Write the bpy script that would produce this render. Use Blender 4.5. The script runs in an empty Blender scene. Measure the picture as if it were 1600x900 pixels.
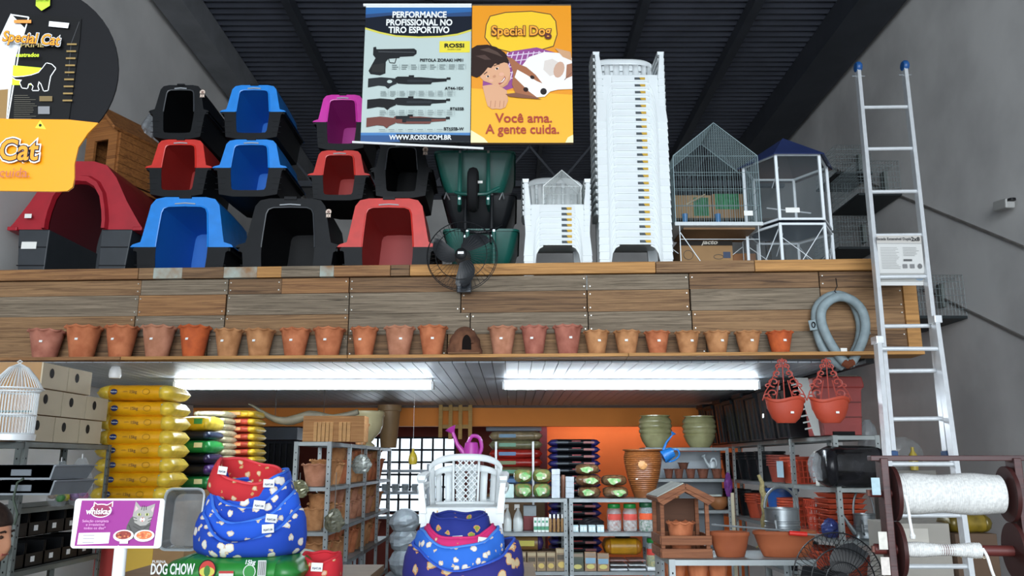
import bpy, math, random
from mathutils import Vector, Matrix, Euler
PI=math.pi; R=math.radians
random.seed(4)
S=bpy.context.scene; C=S.collection
# ------------------------------------------------------------------ camera, sky, lights, exposure
EYE=1.62; FPX=1280.0; PITCH=R(12.0)
cd=bpy.data.cameras.new('camera'); cam=bpy.data.objects.new('camera',cd); C.objects.link(cam)
cam.location=(0,0,EYE); cam.rotation_euler=(PI/2+PITCH,0,0)
cd.sensor_width=36; cd.lens=36*FPX/1600; cd.clip_start=.05; cd.clip_end=200
S.camera=cam
w=bpy.data.worlds.new('world'); S.world=w; w.use_nodes=True
bg=w.node_tree.nodes['Background']; bg.inputs[0].default_value=(.72,.86,1,1); bg.inputs[1].default_value=1.6
def area(name,loc,rot,sx,sy,power,col):
    l=bpy.data.lights.new(name,'AREA'); l.shape='RECTANGLE'; l.size=sx; l.size_y=sy; l.energy=power; l.color=col
    o=bpy.data.objects.new(name,l); C.objects.link(o); o.location=loc; o.rotation_euler=rot; return o
# daylight entering by the wide shop entrance behind the camera
area('entrance_daylight',(-.2,-9,3.4),(R(91),0,0),8.4,5.2,1150,(.93,.97,1))
S.view_settings.view_transform='Standard'; S.view_settings.look='None'
S.view_settings.gamma=1; S.view_settings.exposure=0.45
# ------------------------------------------------------------------ geometry from the camera's frame: rays to metres
def ray(px,py):
    a=(px-800)/FPX; b=(450-py)/FPX
    return Vector((a, math.cos(PITCH)-b*math.sin(PITCH), math.sin(PITCH)+b*math.cos(PITCH)))
def P(px,py,Y):
    d=ray(px,py); return Vector((0,0,EYE))+d*(Y/d.y)
SK=.055
def M(px,py,Y):                        # a vertical plane turned like the loft front
    d=ray(px,py); t=Y/(d.y+SK*d.x); return Vector((0,0,EYE))+d*t
def F(x0,y0,x1,y1,Y,d=0):              # base point, width, height of what fills a frame at depth Y
    a=P(x0,y1,Y); b=P(x1,y1,Y); t=P((x0+x1)/2,y0,Y)
    return Vector(((a.x+b.x)/2,Y+d/2,a.z)), b.x-a.x, t.z-a.z
# ------------------------------------------------------------------ materials
def lin(h):
    h=h.lstrip('#'); c=[int(h[i:i+2],16)/255 for i in (0,2,4)]
    return tuple(x/12.92 if x<=.04045 else ((x+.055)/1.055)**2.4 for x in c)+(1,)
MC={}
def mat(h,rough=.5,metal=0,kind=None,scale=8,amt=.25,h2=None,bump=.0,alpha=1,coat=0,trans=0):
    key=(h,rough,metal,kind,scale,amt,h2,bump,alpha,coat,trans)
    if key in MC: return MC[key]
    m=bpy.data.materials.new('mat_'+h.strip('#')); m.use_nodes=True; nt=m.node_tree; N=nt.nodes; L=nt.links
    b=N['Principled BSDF']; b.inputs['Base Color'].default_value=lin(h); b.inputs['Roughness'].default_value=rough
    b.inputs['Metallic'].default_value=metal
    if alpha<1: b.inputs['Alpha'].default_value=alpha
    if coat: b.inputs['Coat Weight'].default_value=coat
    if trans: b.inputs['Transmission Weight'].default_value=trans; b.inputs['IOR'].default_value=1.3
    if sum(lin(h)[:3])<.09: b.inputs['Specular IOR Level'].default_value=.22
    m.diffuse_color=lin(h)
    if kind:
        tc=N.new('ShaderNodeTexCoord'); mp=N.new('ShaderNodeMapping'); L.new(tc.outputs['Object'],mp.inputs[0])
        c1=lin(h); c2=lin(h2) if h2 else tuple(x*(1-amt) for x in c1[:3])+(1,)
        rp=N.new('ShaderNodeValToRGB'); rp.color_ramp.elements[0].color=c2; rp.color_ramp.elements[1].color=c1
        oi=N.new('ShaderNodeObjectInfo'); ad=N.new('ShaderNodeVectorMath'); ad.operation='ADD'
        ml=N.new('ShaderNodeMath'); ml.operation='MULTIPLY'; ml.inputs[1].default_value=37
        L.new(oi.outputs['Random'],ml.inputs[0]); L.new(mp.outputs[0],ad.inputs[0]); L.new(ml.outputs[0],ad.inputs[1])
        if kind=='noise':
            n=N.new('ShaderNodeTexNoise'); n.inputs['Scale'].default_value=scale; n.inputs['Detail'].default_value=6
            L.new(ad.outputs[0],n.inputs['Vector']); fac=n.outputs[0]; rp.color_ramp.elements[0].position=.35; rp.color_ramp.elements[1].position=.65
        elif kind=='wood':
            mp.inputs['Scale'].default_value=(.55,9,20)
            n=N.new('ShaderNodeTexNoise'); n.inputs['Scale'].default_value=scale*.35; n.inputs['Detail'].default_value=9; n.inputs['Distortion'].default_value=1.2
            n.inputs['Roughness'].default_value=.68
            L.new(ad.outputs[0],n.inputs['Vector']); fac=n.outputs[0]; rp.color_ramp.elements[0].position=.36; rp.color_ramp.elements[1].position=.62
            e=rp.color_ramp.elements.new(.28); e.color=tuple(x*.45 for x in c2[:3])+(1,)
        elif kind=='spots':
            n=N.new('ShaderNodeTexVoronoi'); n.inputs['Scale'].default_value=scale; L.new(ad.outputs[0],n.inputs['Vector'])
            n2=N.new('ShaderNodeTexNoise'); n2.inputs['Scale'].default_value=scale*3; L.new(ad.outputs[0],n2.inputs['Vector'])
            mm=N.new('ShaderNodeMath'); mm.operation='MULTIPLY_ADD'; mm.inputs[1].default_value=.35; L.new(n2.outputs[0],mm.inputs[0]); L.new(n.outputs['Distance'],mm.inputs[2]); fac=mm.outputs[0]
            rp.color_ramp.interpolation='CONSTANT'; rp.color_ramp.elements[0].position=0; rp.color_ramp.elements[1].position=amt+.17
            e=rp.color_ramp.elements.new(amt+.10); e.color=lin('c98f5a') if h2!='e8e4dc' else lin('d9c3a4')
        elif kind=='rope':
            n=N.new('ShaderNodeTexWave'); n.bands_direction='X'; n.inputs['Scale'].default_value=scale; n.inputs['Distortion'].default_value=1.5; n.inputs['Detail'].default_value=2
            L.new(tc.outputs['Object'],n.inputs['Vector']); fac=n.outputs[0]
        elif kind=='grid':
            n=N.new('ShaderNodeTexChecker'); n.inputs['Scale'].default_value=scale; L.new(tc.outputs['Object'],n.inputs['Vector']); fac=n.outputs['Fac']
        L.new(fac,rp.inputs[0]); L.new(rp.outputs[0],b.inputs['Base Color'])
        if bump:
            bp=N.new('ShaderNodeBump'); bp.inputs['Strength'].default_value=bump; bp.inputs['Distance'].default_value=.01
            L.new(fac,bp.inputs['Height']); L.new(bp.outputs[0],b.inputs['Normal'])
    MC[key]=m; return m
def emit(h,s):
    m=bpy.data.materials.new('glow'); m.use_nodes=True; b=m.node_tree.nodes['Principled BSDF']
    b.inputs['Base Color'].default_value=lin(h); b.inputs['Emission Color'].default_value=lin(h); b.inputs['Emission Strength'].default_value=s
    return m
steel=mat('8d9496',.45,.3,'noise',6,.25); steeldk=mat('6d7471',.55,.15,'noise',5,.3)
white=mat('eceeee',.42); wplast=mat('e3e9ea',.35,0,'noise',3,.06); chrome=mat('c8cdd0',.28,.85); alu=mat('dfe3e6',.35,.35,'noise',20,.08)
black=mat('141518',.45); blackp=mat('15171a',.5,0,'noise',12,.25); dark=mat('0b0c0e',.7); rub=mat('17181a',.8)
terra=mat('b9714c',.85,0,'noise',7,.0,'8f4c30',.15); paper=mat('e9e9e4',.7); card=mat('a9855c',.85,0,'noise',4,.18)
clear=mat('dfe8ec',.12,0,alpha=.16); clear2=mat('aab4b8',.2,0,alpha=.42); 
# ------------------------------------------------------------------ mesh builder
class MB:
    def __init__(s): s.v=[]; s.f=[]; s.m=[]; s.k=0
    def add(s,vs,fs):
        o=len(s.v); s.v+=[tuple(x) for x in vs]; s.f+=[[i+o for i in f] for f in fs]; s.m+=[s.k]*len(fs); return s
    def box(s,x0,x1,y0,y1,z0,z1):
        return s.add([(x,y,z) for z in (z0,z1) for y in (y0,y1) for x in (x0,x1)],[(0,2,3,1),(4,5,7,6),(0,1,5,4),(2,6,7,3),(0,4,6,2),(1,3,7,5)])
    def obox(s,c,sz,e=(0,0,0)):
        m=Euler(e).to_matrix(); c=Vector(c); x,y,z=[a/2 for a in sz]
        return s.add([c+m@Vector((i*x,j*y,k*z)) for k in (-1,1) for j in (-1,1) for i in (-1,1)],[(0,2,3,1),(4,5,7,6),(0,1,5,4),(2,6,7,3),(0,4,6,2),(1,3,7,5)])
    def loft(s,rings,closed=True,cap=True,loop=False):
        n=len(rings[0]); fs=[]; R_=len(rings)
        for i in range(R_ if loop else R_-1):
            for j in range(n if closed else n-1):
                a=i*n+j; b=i*n+(j+1)%n; i2=(i+1)%R_; fs.append((a,b,i2*n+(j+1)%n,i2*n+j))
        if cap and not loop: fs.append(tuple(range(n))[::-1]); fs.append(tuple((R_-1)*n+j for j in range(n)))
        return s.add([p for r in rings for p in r],fs)
    def bar(s,a,b,r,n=4,r2=None):
        a=Vector(a); b=Vector(b); return s.tube([a,b],[r,r if r2 is None else r2],n)
    def tube(s,pts,r,n=6,closed=False,flat=1):
        pts=[Vector(p) for p in pts]; K=len(pts); rings=[]; up=None
        for i,p in enumerate(pts):
            if closed: t=pts[(i+1)%K]-pts[i-1]
            else: t=pts[min(i+1,K-1)]-pts[max(i-1,0)]
            if t.length<1e-9: t=Vector((0,0,1))
            t.normalize()
            if up is None:
                up=Vector((0,0,1)) if abs(t.z)<.9 else Vector((1,0,0))
            u=up-t*up.dot(t)
            if u.length<1e-6: u=t.orthogonal()
            u.normalize(); up=u; q=t.cross(u); rr=r[i] if isinstance(r,(list,tuple)) else r
            rings.append([p+u*math.cos(2*PI*(j+.5)/n)*rr*flat+q*math.sin(2*PI*(j+.5)/n)*rr for j in range(n)])
        return s.loft(rings,True,True,closed)
    def lathe(s,prof,n=24,c=(0,0,0),sx=1,sy=1,wave=None,cap=True):
        rings=[]
        for i,(r,z) in enumerate(prof):
            ring=[]
            for j in range(n):
                a=2*PI*j/n; dr,dz=wave(i,a) if wave else (0,0)
                ring.append((c[0]+(r+dr)*math.cos(a)*sx,c[1]+(r+dr)*math.sin(a)*sy,c[2]+z+dz))
            rings.append(ring)
        return s.loft(rings,True,cap)
    def poly(s,pts): return s.add(pts,[tuple(range(len(pts)))])
    def prism(s,pts,d):                  # pts in x,z ; front at y=0, back at d
        n=len(pts); vs=[(x,0,z) for x,z in pts]+[(x,d,z) for x,z in pts]
        return s.add(vs,[tuple(range(n)),tuple(range(2*n-1,n-1,-1))]+[(i,n+i,n+(i+1)%n,(i+1)%n) for i in range(n)])
    def mesh(s,name,mats,smooth=False):
        me=bpy.data.meshes.new(name); me.from_pydata(s.v,[],s.f)
        for m in (mats if isinstance(mats,(list,tuple)) else [mats]): me.materials.append(m)
        me.polygons.foreach_set('material_index',s.m)
        if smooth: me.polygons.foreach_set('use_smooth',[True]*len(s.f))
        me.update()
        return me
    def build(s,name,mats,parent=None,smooth=False,bev=0,fix=True):
        me=s.mesh(name,mats,smooth)
        if fix:
            import bmesh
            b=bmesh.new(); b.from_mesh(me); bmesh.ops.recalc_face_normals(b,faces=b.faces); b.to_mesh(me); b.free()
        o=bpy.data.objects.new(name,me); C.objects.link(o); o.parent=parent
        if smooth:
            es=o.modifiers.new('e','EDGE_SPLIT'); es.split_angle=R(42)
        if bev:
            bm=o.modifiers.new('b','BEVEL'); bm.width=bev; bm.segments=2; bm.limit_method='ANGLE'
        return o
def part(name,me,parent,loc=(0,0,0),rot=(0,0,0),sc=(1,1,1),m=None):   # another object on shared mesh data
    o=bpy.data.objects.new(name,me); C.objects.link(o); o.parent=parent; o.location=loc; o.rotation_euler=rot; o.scale=sc
    if m: setm(o,m)
    return o
def setm(o,m,i=0): o.material_slots[i].link='OBJECT'; o.material_slots[i].material=m
def tag(o,label,cat,group=None,kind=None):
    if label: o['label']=label
    if cat: o['category']=cat
    if group: o['group']=group
    if kind: o['kind']=kind
    return o
def thing(name,label,cat,loc=(0,0,0),rz=0,group=None,sc=1,rx=0,ry=0):
    o=bpy.data.objects.new(name,None); C.objects.link(o); o.empty_display_size=.1
    o.location=loc; o.rotation_euler=(rx,ry,rz); o.scale=(sc,sc,sc) if isinstance(sc,(int,float)) else sc
    return tag(o,label,cat,group)
KIDS={}
def dup(root,loc,rz=0,label=None,group=None,sc=None,m=None):
    r=root.copy(); C.objects.link(r); r.location=loc; r.rotation_euler.z=rz
    if label: r['label']=label
    if group: r['group']=group
    if sc: r.scale=(sc,sc,sc) if isinstance(sc,(int,float)) else sc
    def rec(a,b):
        if a.name not in KIDS: KIDS[a.name]=[x for x in C.objects if x.parent==a]
        for ch in KIDS[a.name]:
            c=ch.copy(); C.objects.link(c); c.parent=b; rec(ch,c)
    rec(root,r)
    if m and r.type=='MESH': setm(r,m)
    return r
def struct(o): o['kind']='structure'; return o
TC={}
def text(body,size,m,parent,loc,rot=(PI/2,0,0),align='CENTER',bold=0,sx=1,name='lettering',shear=0,ext=.0004):
    k=(body,align,bold,shear,m.name)
    if k not in TC:
        cu=bpy.data.curves.new('t','FONT'); cu.body=body; cu.size=1; cu.align_x=align; cu.align_y='CENTER'; cu.offset=bold; cu.shear=shear; cu.resolution_u=3
        to=bpy.data.objects.new('t',cu); C.objects.link(to); dg=bpy.context.evaluated_depsgraph_get(); dg.update()
        me=bpy.data.meshes.new_from_object(to.evaluated_get(dg)); bpy.data.objects.remove(to); me.name='lettering'
        me.materials.clear(); me.materials.append(m); TC[k]=me
    o=bpy.data.objects.new(name,TC[k]); C.objects.link(o); o.parent=parent; o.location=loc; o.rotation_euler=rot; o.scale=(size*sx,size,size); return o
def ellipse(cx,cz,rx,rz,n=20,a0=0,a1=2*PI): return [(cx+rx*math.cos(a0+(a1-a0)*i/n),cz+rz*math.sin(a0+(a1-a0)*i/n)) for i in range(n+(0 if abs(a1-a0-2*PI)<1e-6 else 1))]
class Art:                               # flat print: coloured polygons in the sheet's own plane, a hair in front of it
    def __init__(s,fx,fz,eps=.0007): s.b=MB(); s.ms=[]; s.n=0; s.fx=fx; s.fz=fz; s.eps=eps
    def p(s,pts,h,lay=None,rough=.5):
        m=mat(h,rough)
        if m not in s.ms: s.ms.append(m)
        s.b.k=s.ms.index(m); s.n+=1; y=-s.eps*(1+(lay if lay is not None else s.n*.35))
        s.b.poly([((s.fx(u,v) if s.fz is None else s.fx(u)),y,(FZ(u,v) if s.fz is None else s.fz(v))) for u,v in pts])
    def e(s,cx,cy,rx,ry,h,n=20,rot=0):
        c,q=math.cos(rot),math.sin(rot)
        s.p([(cx+c*rx*math.cos(2*PI*i/n)-q*ry*math.sin(2*PI*i/n),cy+q*rx*math.cos(2*PI*i/n)+c*ry*math.sin(2*PI*i/n)) for i in range(n)],h)
    def r(s,x0,y0,x1,y1,h): s.p([(x0,y0),(x1,y0),(x1,y1),(x0,y1)],h)
    def line(s,pts,wd,h):
        for i in range(len(pts)-1):
            (a,b),(c,d)=pts[i],pts[i+1]; L_=math.hypot(c-a,d-b) or 1; nx,ny=-(d-b)/L_*wd/2,(c-a)/L_*wd/2
            s.n-=.95; s.p([(a+nx,b+ny),(c+nx,d+ny),(c-nx,d-ny),(a-nx,b-ny)],h)
        s.n+=1
    def done(s,parent,name='printed_picture'): return s.b.build(name,s.ms,parent,fix=False)
OR=['first','second','third','fourth','fifth','sixth','seventh','eighth','ninth','tenth','eleventh','twelfth','thirteenth','fourteenth','fifteenth','sixteenth','seventeenth','eighteenth','nineteenth','twentieth','twenty-first','twenty-second','twenty-third','twenty-fourth','twenty-fifth','twenty-sixth']
# ================================================================== STRUCTURE
XL,XR,YB,ZR=-4.2,4.6,12.4,7.15
conc=mat('d6d5d3',.9,0,'noise',.8,.0,'b4b3b2',.1); conc2=mat('e2dfdc',.9,0,'noise',.9,.0,'cccac7',.1)
struct(MB().box(XL-.2,XR+.2,-3.5,YB+.15,-.15,0).build('floor',mat('8a857c',.6,0,'noise',3,.2)))
struct(MB().box(XL-.2,XL,-3.5,YB+5,0,ZR+.3).build('wall_left',conc2))
struct(MB().box(XR,XR+.2,-3.5,YB+5,0,ZR+.3).build('wall_right',conc))

# corrugated roof on purlins
b=MB(); ys=[ -3.5+.07*i for i in range(294)]
rg=[[(x,y,ZR+(.02 if i%2 else 0)) for i,y in enumerate(ys)] for x in (XL-.2,XR+.2)]
b.loft([list(r) for r in rg],False,False)
rf=struct(b.build('ceiling',mat('565a66',.5,.2,'noise',2,.25)))
b=MB()
beam=mat('3c4048',.6,.2,'noise',3,.2)
for i,(x,wd) in enumerate([(-3.95,.34),(-2.7,.1),(-1.0,.07),(.5,.07),(1.6,.1),(2.95,.12),(4.25,.55)]):
    MB().box(x-wd/2,x+wd/2,-3.4,16.9,ZR-.17 if i not in (0,6) else ZR-.35,ZR-.01).build('roof_beam',beam if i else mat('7e8084',.8,0,'noise',3,.2),rf)
for y in (9.4,13.2):
    for k in range(8):
        x0=XL+.3+k*1.05; b=MB(); b.bar((x0,y,ZR-.25),(x0+.52,y,ZR-.9),.025); b.bar((x0+.52,y,ZR-.9),(x0+1.05,y,ZR-.25),.025)
        if y>10: b.build('truss_brace',beam,rf)
    if y>10: MB().box(XL,XR,y-.05,y+.05,ZR-.98,ZR-.88).build('truss_chord',beam,rf)
# diagonal seams and rail on the right-hand wall
def onR(px,py,X=XR):
    d=ray(px,py); t=X/d.x; return Vector((0,0,EYE))+d*t
for k,(a,c) in enumerate([((1290,258),(1605,388)),((1440,450),(1605,530))]):
    p=onR(*a,XR-.012); q=onR(*c,XR-.012); struct(MB().tube([p,q],.014,4).build('trim_%d'%(k+1),mat('77736f',.9,0,'noise',9,.3)))
# ------------------------------------------------------------------ loft (mezzanine)
MY=6.12; ZL=2.90; rzM=-math.atan(SK)
def L0(px,py,Y=MY): return M(px,py,Y)
zc=M(800,563,MY).z; zt=M(800,414,MY).z
mz=struct(thing('mezzanine',None,None,(0,MY,0),rzM)); 
def ml(px,Y=MY):                        # local x on the loft front
    p=M(px,480,Y); return p.x/math.cos(math.atan(SK))
def mlz(py): return M(800,py,MY).z
xr=ml(1432); xl=-4.25
MB().box(xl,xr,.03,4.7,ZL-.05,ZL).build('loft_floor',mat('6d5a45',.8,0,'wood',8,.4),mz)
MB().box(xl,xr,.02,.1,zc+.02,zt-.02).build('backing_board',mat('3b2d20',.9),mz)
MB().box(xr-.9,xr-.85,.1,4.7,zc+.1,ZL-.05).build('end_board',mat('54504b',.8),mz)
W={'w':mat('9a7854',.8,0,'wood',8,.0,'664a32',.35),'g':mat('8e7f6c',.85,0,'wood',9,.0,'564b3d',.35),'b':mat('856648',.8,0,'wood',8,.0,'4c3726',.35),'o':mat('a0754a',.75,0,'wood',8,.0,'6c482c',.3),'y':mat('c08d50',.7,0,'wood',6,.0,'8f6434',.25)}
W['p']=mat('a9b8b2',.8,0,'noise',7,.0,'8f6d4c',.2)
ry=[(432,456),(456,489),(489,522),(522,558)]
rows=[[(-20,220,'w'),(220,356,'g'),(357,440,'b'),(440,545,'o'),(546,720,'b'),(721,917,'g'),(918,1077,'g'),(1078,1281,'b'),(1282,1410,'b')],
      [(-20,218,'g'),(218,354,'o'),(356,546,'g'),(547,720,'g'),(721,917,'b'),(918,1077,'w'),(1079,1281,'g'),(1282,1410,'w')],
      [(-20,215,'w'),(216,354,'g'),(355,546,'w'),(547,735,'g'),(736,918,'g'),(919,1079,'g'),(1080,1281,'w'),(1282,1410,'w')],
      [(-20,130,'w'),(131,330,'b'),(331,546,'g'),(547,700,'b'),(701,918,'w'),(919,1100,'b'),(1101,1281,'g'),(1282,1410,'b')]]
nails=MB()
for r_,(a,c) in zip(rows,ry):
    z1=mlz(a); z0=mlz(c)
    for x0,x1,k in r_:
        X0,X1=ml(x0),ml(x1); cx=(X0+X1)/2; dd=random.uniform(0,.008)
        o=MB().box(X0-cx+.0015,X1-cx-.0015,-.022,.0,z0+.001,z1-.001).build('plank',W[k],mz,bev=.002); o.location=(cx,-dd,0)
        for xx in (X0+.02,X1-.02):
            for zz in (z0+.03,z1-.03):
                if random.random()<.8: nails.obox((xx,-.031,zz),(.008,.006,.008))
tag(nails.build('nail_heads',mat('cfcfc8',.4,.6),mz),None,None,kind='stuff')
for x0,x1,k in [(-20,216,'o'),(217,240,'w'),(240,285,'p'),(285,350,'b'),(350,402,'p'),(402,440,'y'),(440,500,'g'),(500,522,'p'),(522,610,'o'),(611,640,'b'),(641,1025,'y'),(1026,1180,'w'),(1181,1432,'y')]:
    X0,X1=ml(x0),ml(x1); cx=(X0+X1)/2
    o=MB().box(X0-cx,X1-cx,-.055,.1,mlz(431),zt).build('top_board',W[k],mz,bev=.003); o.location=(cx,0,0)
o=MB().box(ml(1410),ml(1431),-.045,.06,mlz(557),mlz(432)).build('corner_post',W['y'],mz,bev=.003)
# ledge for the pots
LZ=M(800,555,5.85).z; LY=5.86
for x0,x1,k in [(-20,190,'o'),(191,545,'y'),(546,985,'y'),(986,1450,'y')]:
    a=M(x0,555,LY).x; c=M(x1,555,LY).x
    MB().box(a,c,LY-MY,-.03,LZ-.012,LZ+.012).build('ledge_board',W[k],mz,bev=.002)
# ceiling of narrow pvc boards under the loft
pv=mat('b4bcc6',.42,0,'noise',2,.1); CZ=LZ-.02
cl=struct(thing('ceiling_2',None,None,(0,0,0)))
me=MB().box(0,.094,0,4.75,0,.012).mesh('s',pv); g2=mat('4f5356',.6)
n=int((2.62+4.15)/.1)
for i in range(n): part('ceiling_board',me,cl,(-4.15+i*.1+.003,6.14+.0,CZ))
MB().box(-4.15,2.62,6.12,10.9,CZ+.013,CZ+.02).build('ceiling_backing',g2,cl)
MB().box(2.6,2.66,6.0,10.9,CZ-.02,CZ+.05).build('edge_trim',mat('2c2e30',.6),cl)
# orange drop beam, back walls
orange=mat('e08838',.8,0,'noise',2,.08); orange2=mat('ee7838',.8,0,'noise',2,.1); dred=mat('6b2a1e',.85,0,'noise',2,.15)
zb=P(800,666,10.9).z
struct(MB().box(XL,P(1132,650,10.9).x,10.9,11.05,zb,CZ).build('wall_beam',orange))
struct(MB().box(XL,P(1132,650,10.9).x,10.88,10.9,CZ-.03,CZ).build('trim_3',mat('5a4a44',.7)))
xs=P(850,700,YB).x
wx0,wx1=P(556,700,YB).x,P(711,700,YB).x; wz0,wz1=P(600,800,YB).z,P(600,684,YB).z
bb=MB(); bb.box(XL,wx0,YB,YB+.15,0,CZ+.3); bb.box(wx1,xs,YB,YB+.15,0,CZ+.3); bb.box(wx0,wx1,YB,YB+.15,0,wz0); bb.box(wx0,wx1,YB,YB+.15,wz1,CZ+.3)
struct(bb.build('wall_back_room',dred))
struct(MB().box(xs,3.2,11.6,11.75,0,CZ+.3).build('wall_back_orange',orange2))
struct(MB().box(3.2,XR,11.6,11.75,0,CZ+.3).build('wall_back_right',conc))
struct(MB().box(xs-.1,xs,11.3,YB,0,CZ+.3).build('wall_return',mat('8f4a55',.8)))
struct(MB().box(XL,XR,16.9,17.1,CZ+.3,ZR+.3).build('wall_back',conc))
struct(MB().box(XL,XR,10.9,17,CZ+.3,CZ+.4).build('ceiling_3',mat('6d655c',.9)))
wn=struct(thing('window_1',None,None,(0,YB,0)))
nc=9
for i in range(nc+1):
    x=wx0+(wx1-wx0)*i/nc; MB().box(x-.014,x+.014,-.03,.01,wz0,wz1).build('grille_bar',mat('16181c',.6),wn)
nr=6
for j in range(nr+1):
    z=wz0+(wz1-wz0)*j/nr; MB().box(wx0,wx1,-.035,.012,z-.014,z+.014).build('grille_rail',mat('16181c',.6),wn)
for i in range(nc):
    for j in range(nr):
        x=wx0+(wx1-wx0)*i/nc; z=wz0+(wz1-wz0)*j/nr
        part('pane',WP,wn,(x,.05,z)) if i+j else None
        if not i+j:
            WP=MB().box(0,(wx1-wx0)/nc,0,.004,0,(wz1-wz0)/nr).mesh('p',mat('dfeefa',.05,0,alpha=.15)); part('pane',WP,wn,(x,.05,z))
area('back_yard_daylight',((wx0+wx1)/2,YB+1.2,(wz0+wz1)/2+.3),(R(-90),0,0),2.2,1.6,60,(.8,.9,1))
area('back_wall_fill',(1.2,11.25,CZ+.26),(0,0,0),2.2,.12,11,(1,.98,.95))  # unseen fill light added behind the beam to brighten the orange back wall
# dark steel gate on the back left
g=thing('steel_gate','dark steel grille gate closed across the back left, beneath the orange beam','gate',(0,10.4,0))
a=P(392,700,10.4).x; c=P(466,700,10.4).x; zt2=P(430,688,10.4).z
MB().box(a,c,.03,.05,0,zt2).build('back_sheet',mat('0d0e12',.6),g)
for i in range(9): MB().box(a+(c-a)*i/8-.01,a+(c-a)*i/8+.01,-.01,.02,0,zt2).build('upright_bar',mat('1b1d24',.5,.4),g)
for z in (.1,.75,1.3,zt2-.02): MB().box(a,c,-.015,.025,z-.02,z+.02).build('cross_rail',mat('1b1d24',.5,.4),g)
MB().box(a+.35,a+.41,-.03,.0,1.28,1.4).build('lock_plate',mat('7c8088',.4,.7),g)
tag(MB().box(P(385,680,10.3).x,P(466,680,10.3).x,10.25,10.55,P(400,687,10.3).z,P(400,668,10.3).z).build('shutter_box',mat('3e444c',.5,.3,'noise',4,.3)),'grey blue roller box above the dark steel gate','box')
# ------------------------------------------------------------------ tube lights
def tubelight(x0,x1,y,Y,lab):
    a=P(x0,y,Y); c=P(x1,y,Y); t=thing('tube_light',lab,'lamp',((a.x+c.x)/2,Y,CZ),0,'ceiling tube lights'); w_=(c.x-a.x)/2
    MB().loft([[(x*w_,y*k,z) for x,y in ((-1,-1),(1,-1),(1,1),(-1,1))] for k,z in ((.075,0),(.07,-.02),(.03,-.05))]).build('housing',mat('f2f4f4',.4),t)
    for s_ in (-1,1): 
        MB().box(s_*w_-.012,s_*w_+.012,-.055,.055,-.096,-.03).build('end_socket',white,t)
        bt=MB(); bt.tube([(-w_+.012,s_*.03,-.072),(w_-.012,s_*.03,-.072)],.021,10); bt.build('fluorescent_tube',emit('eaf6ff',26),t,smooth=True)
tubelight(276,676,601,7.35,'left of the two glowing ceiling tube lights under the loft')
tubelight(787,1183,600,7.35,'right of the two glowing ceiling tube lights under the loft')
l=thing('spot_lamp','small white unlit lamp hanging under the loft above the yellow bags','lamp',P(181,572,6.4))
o=MB().lathe([(.0,.0),(.03,-.005),(.042,-.03),(.046,-.075),(.04,-.095),(0,-.1)],16).build('lamp_shade',white,l,smooth=True)
MB().box(-.012,.012,-.012,.012,-.002,CZ-l.location.z).build('lamp_bracket',white,l)
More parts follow.
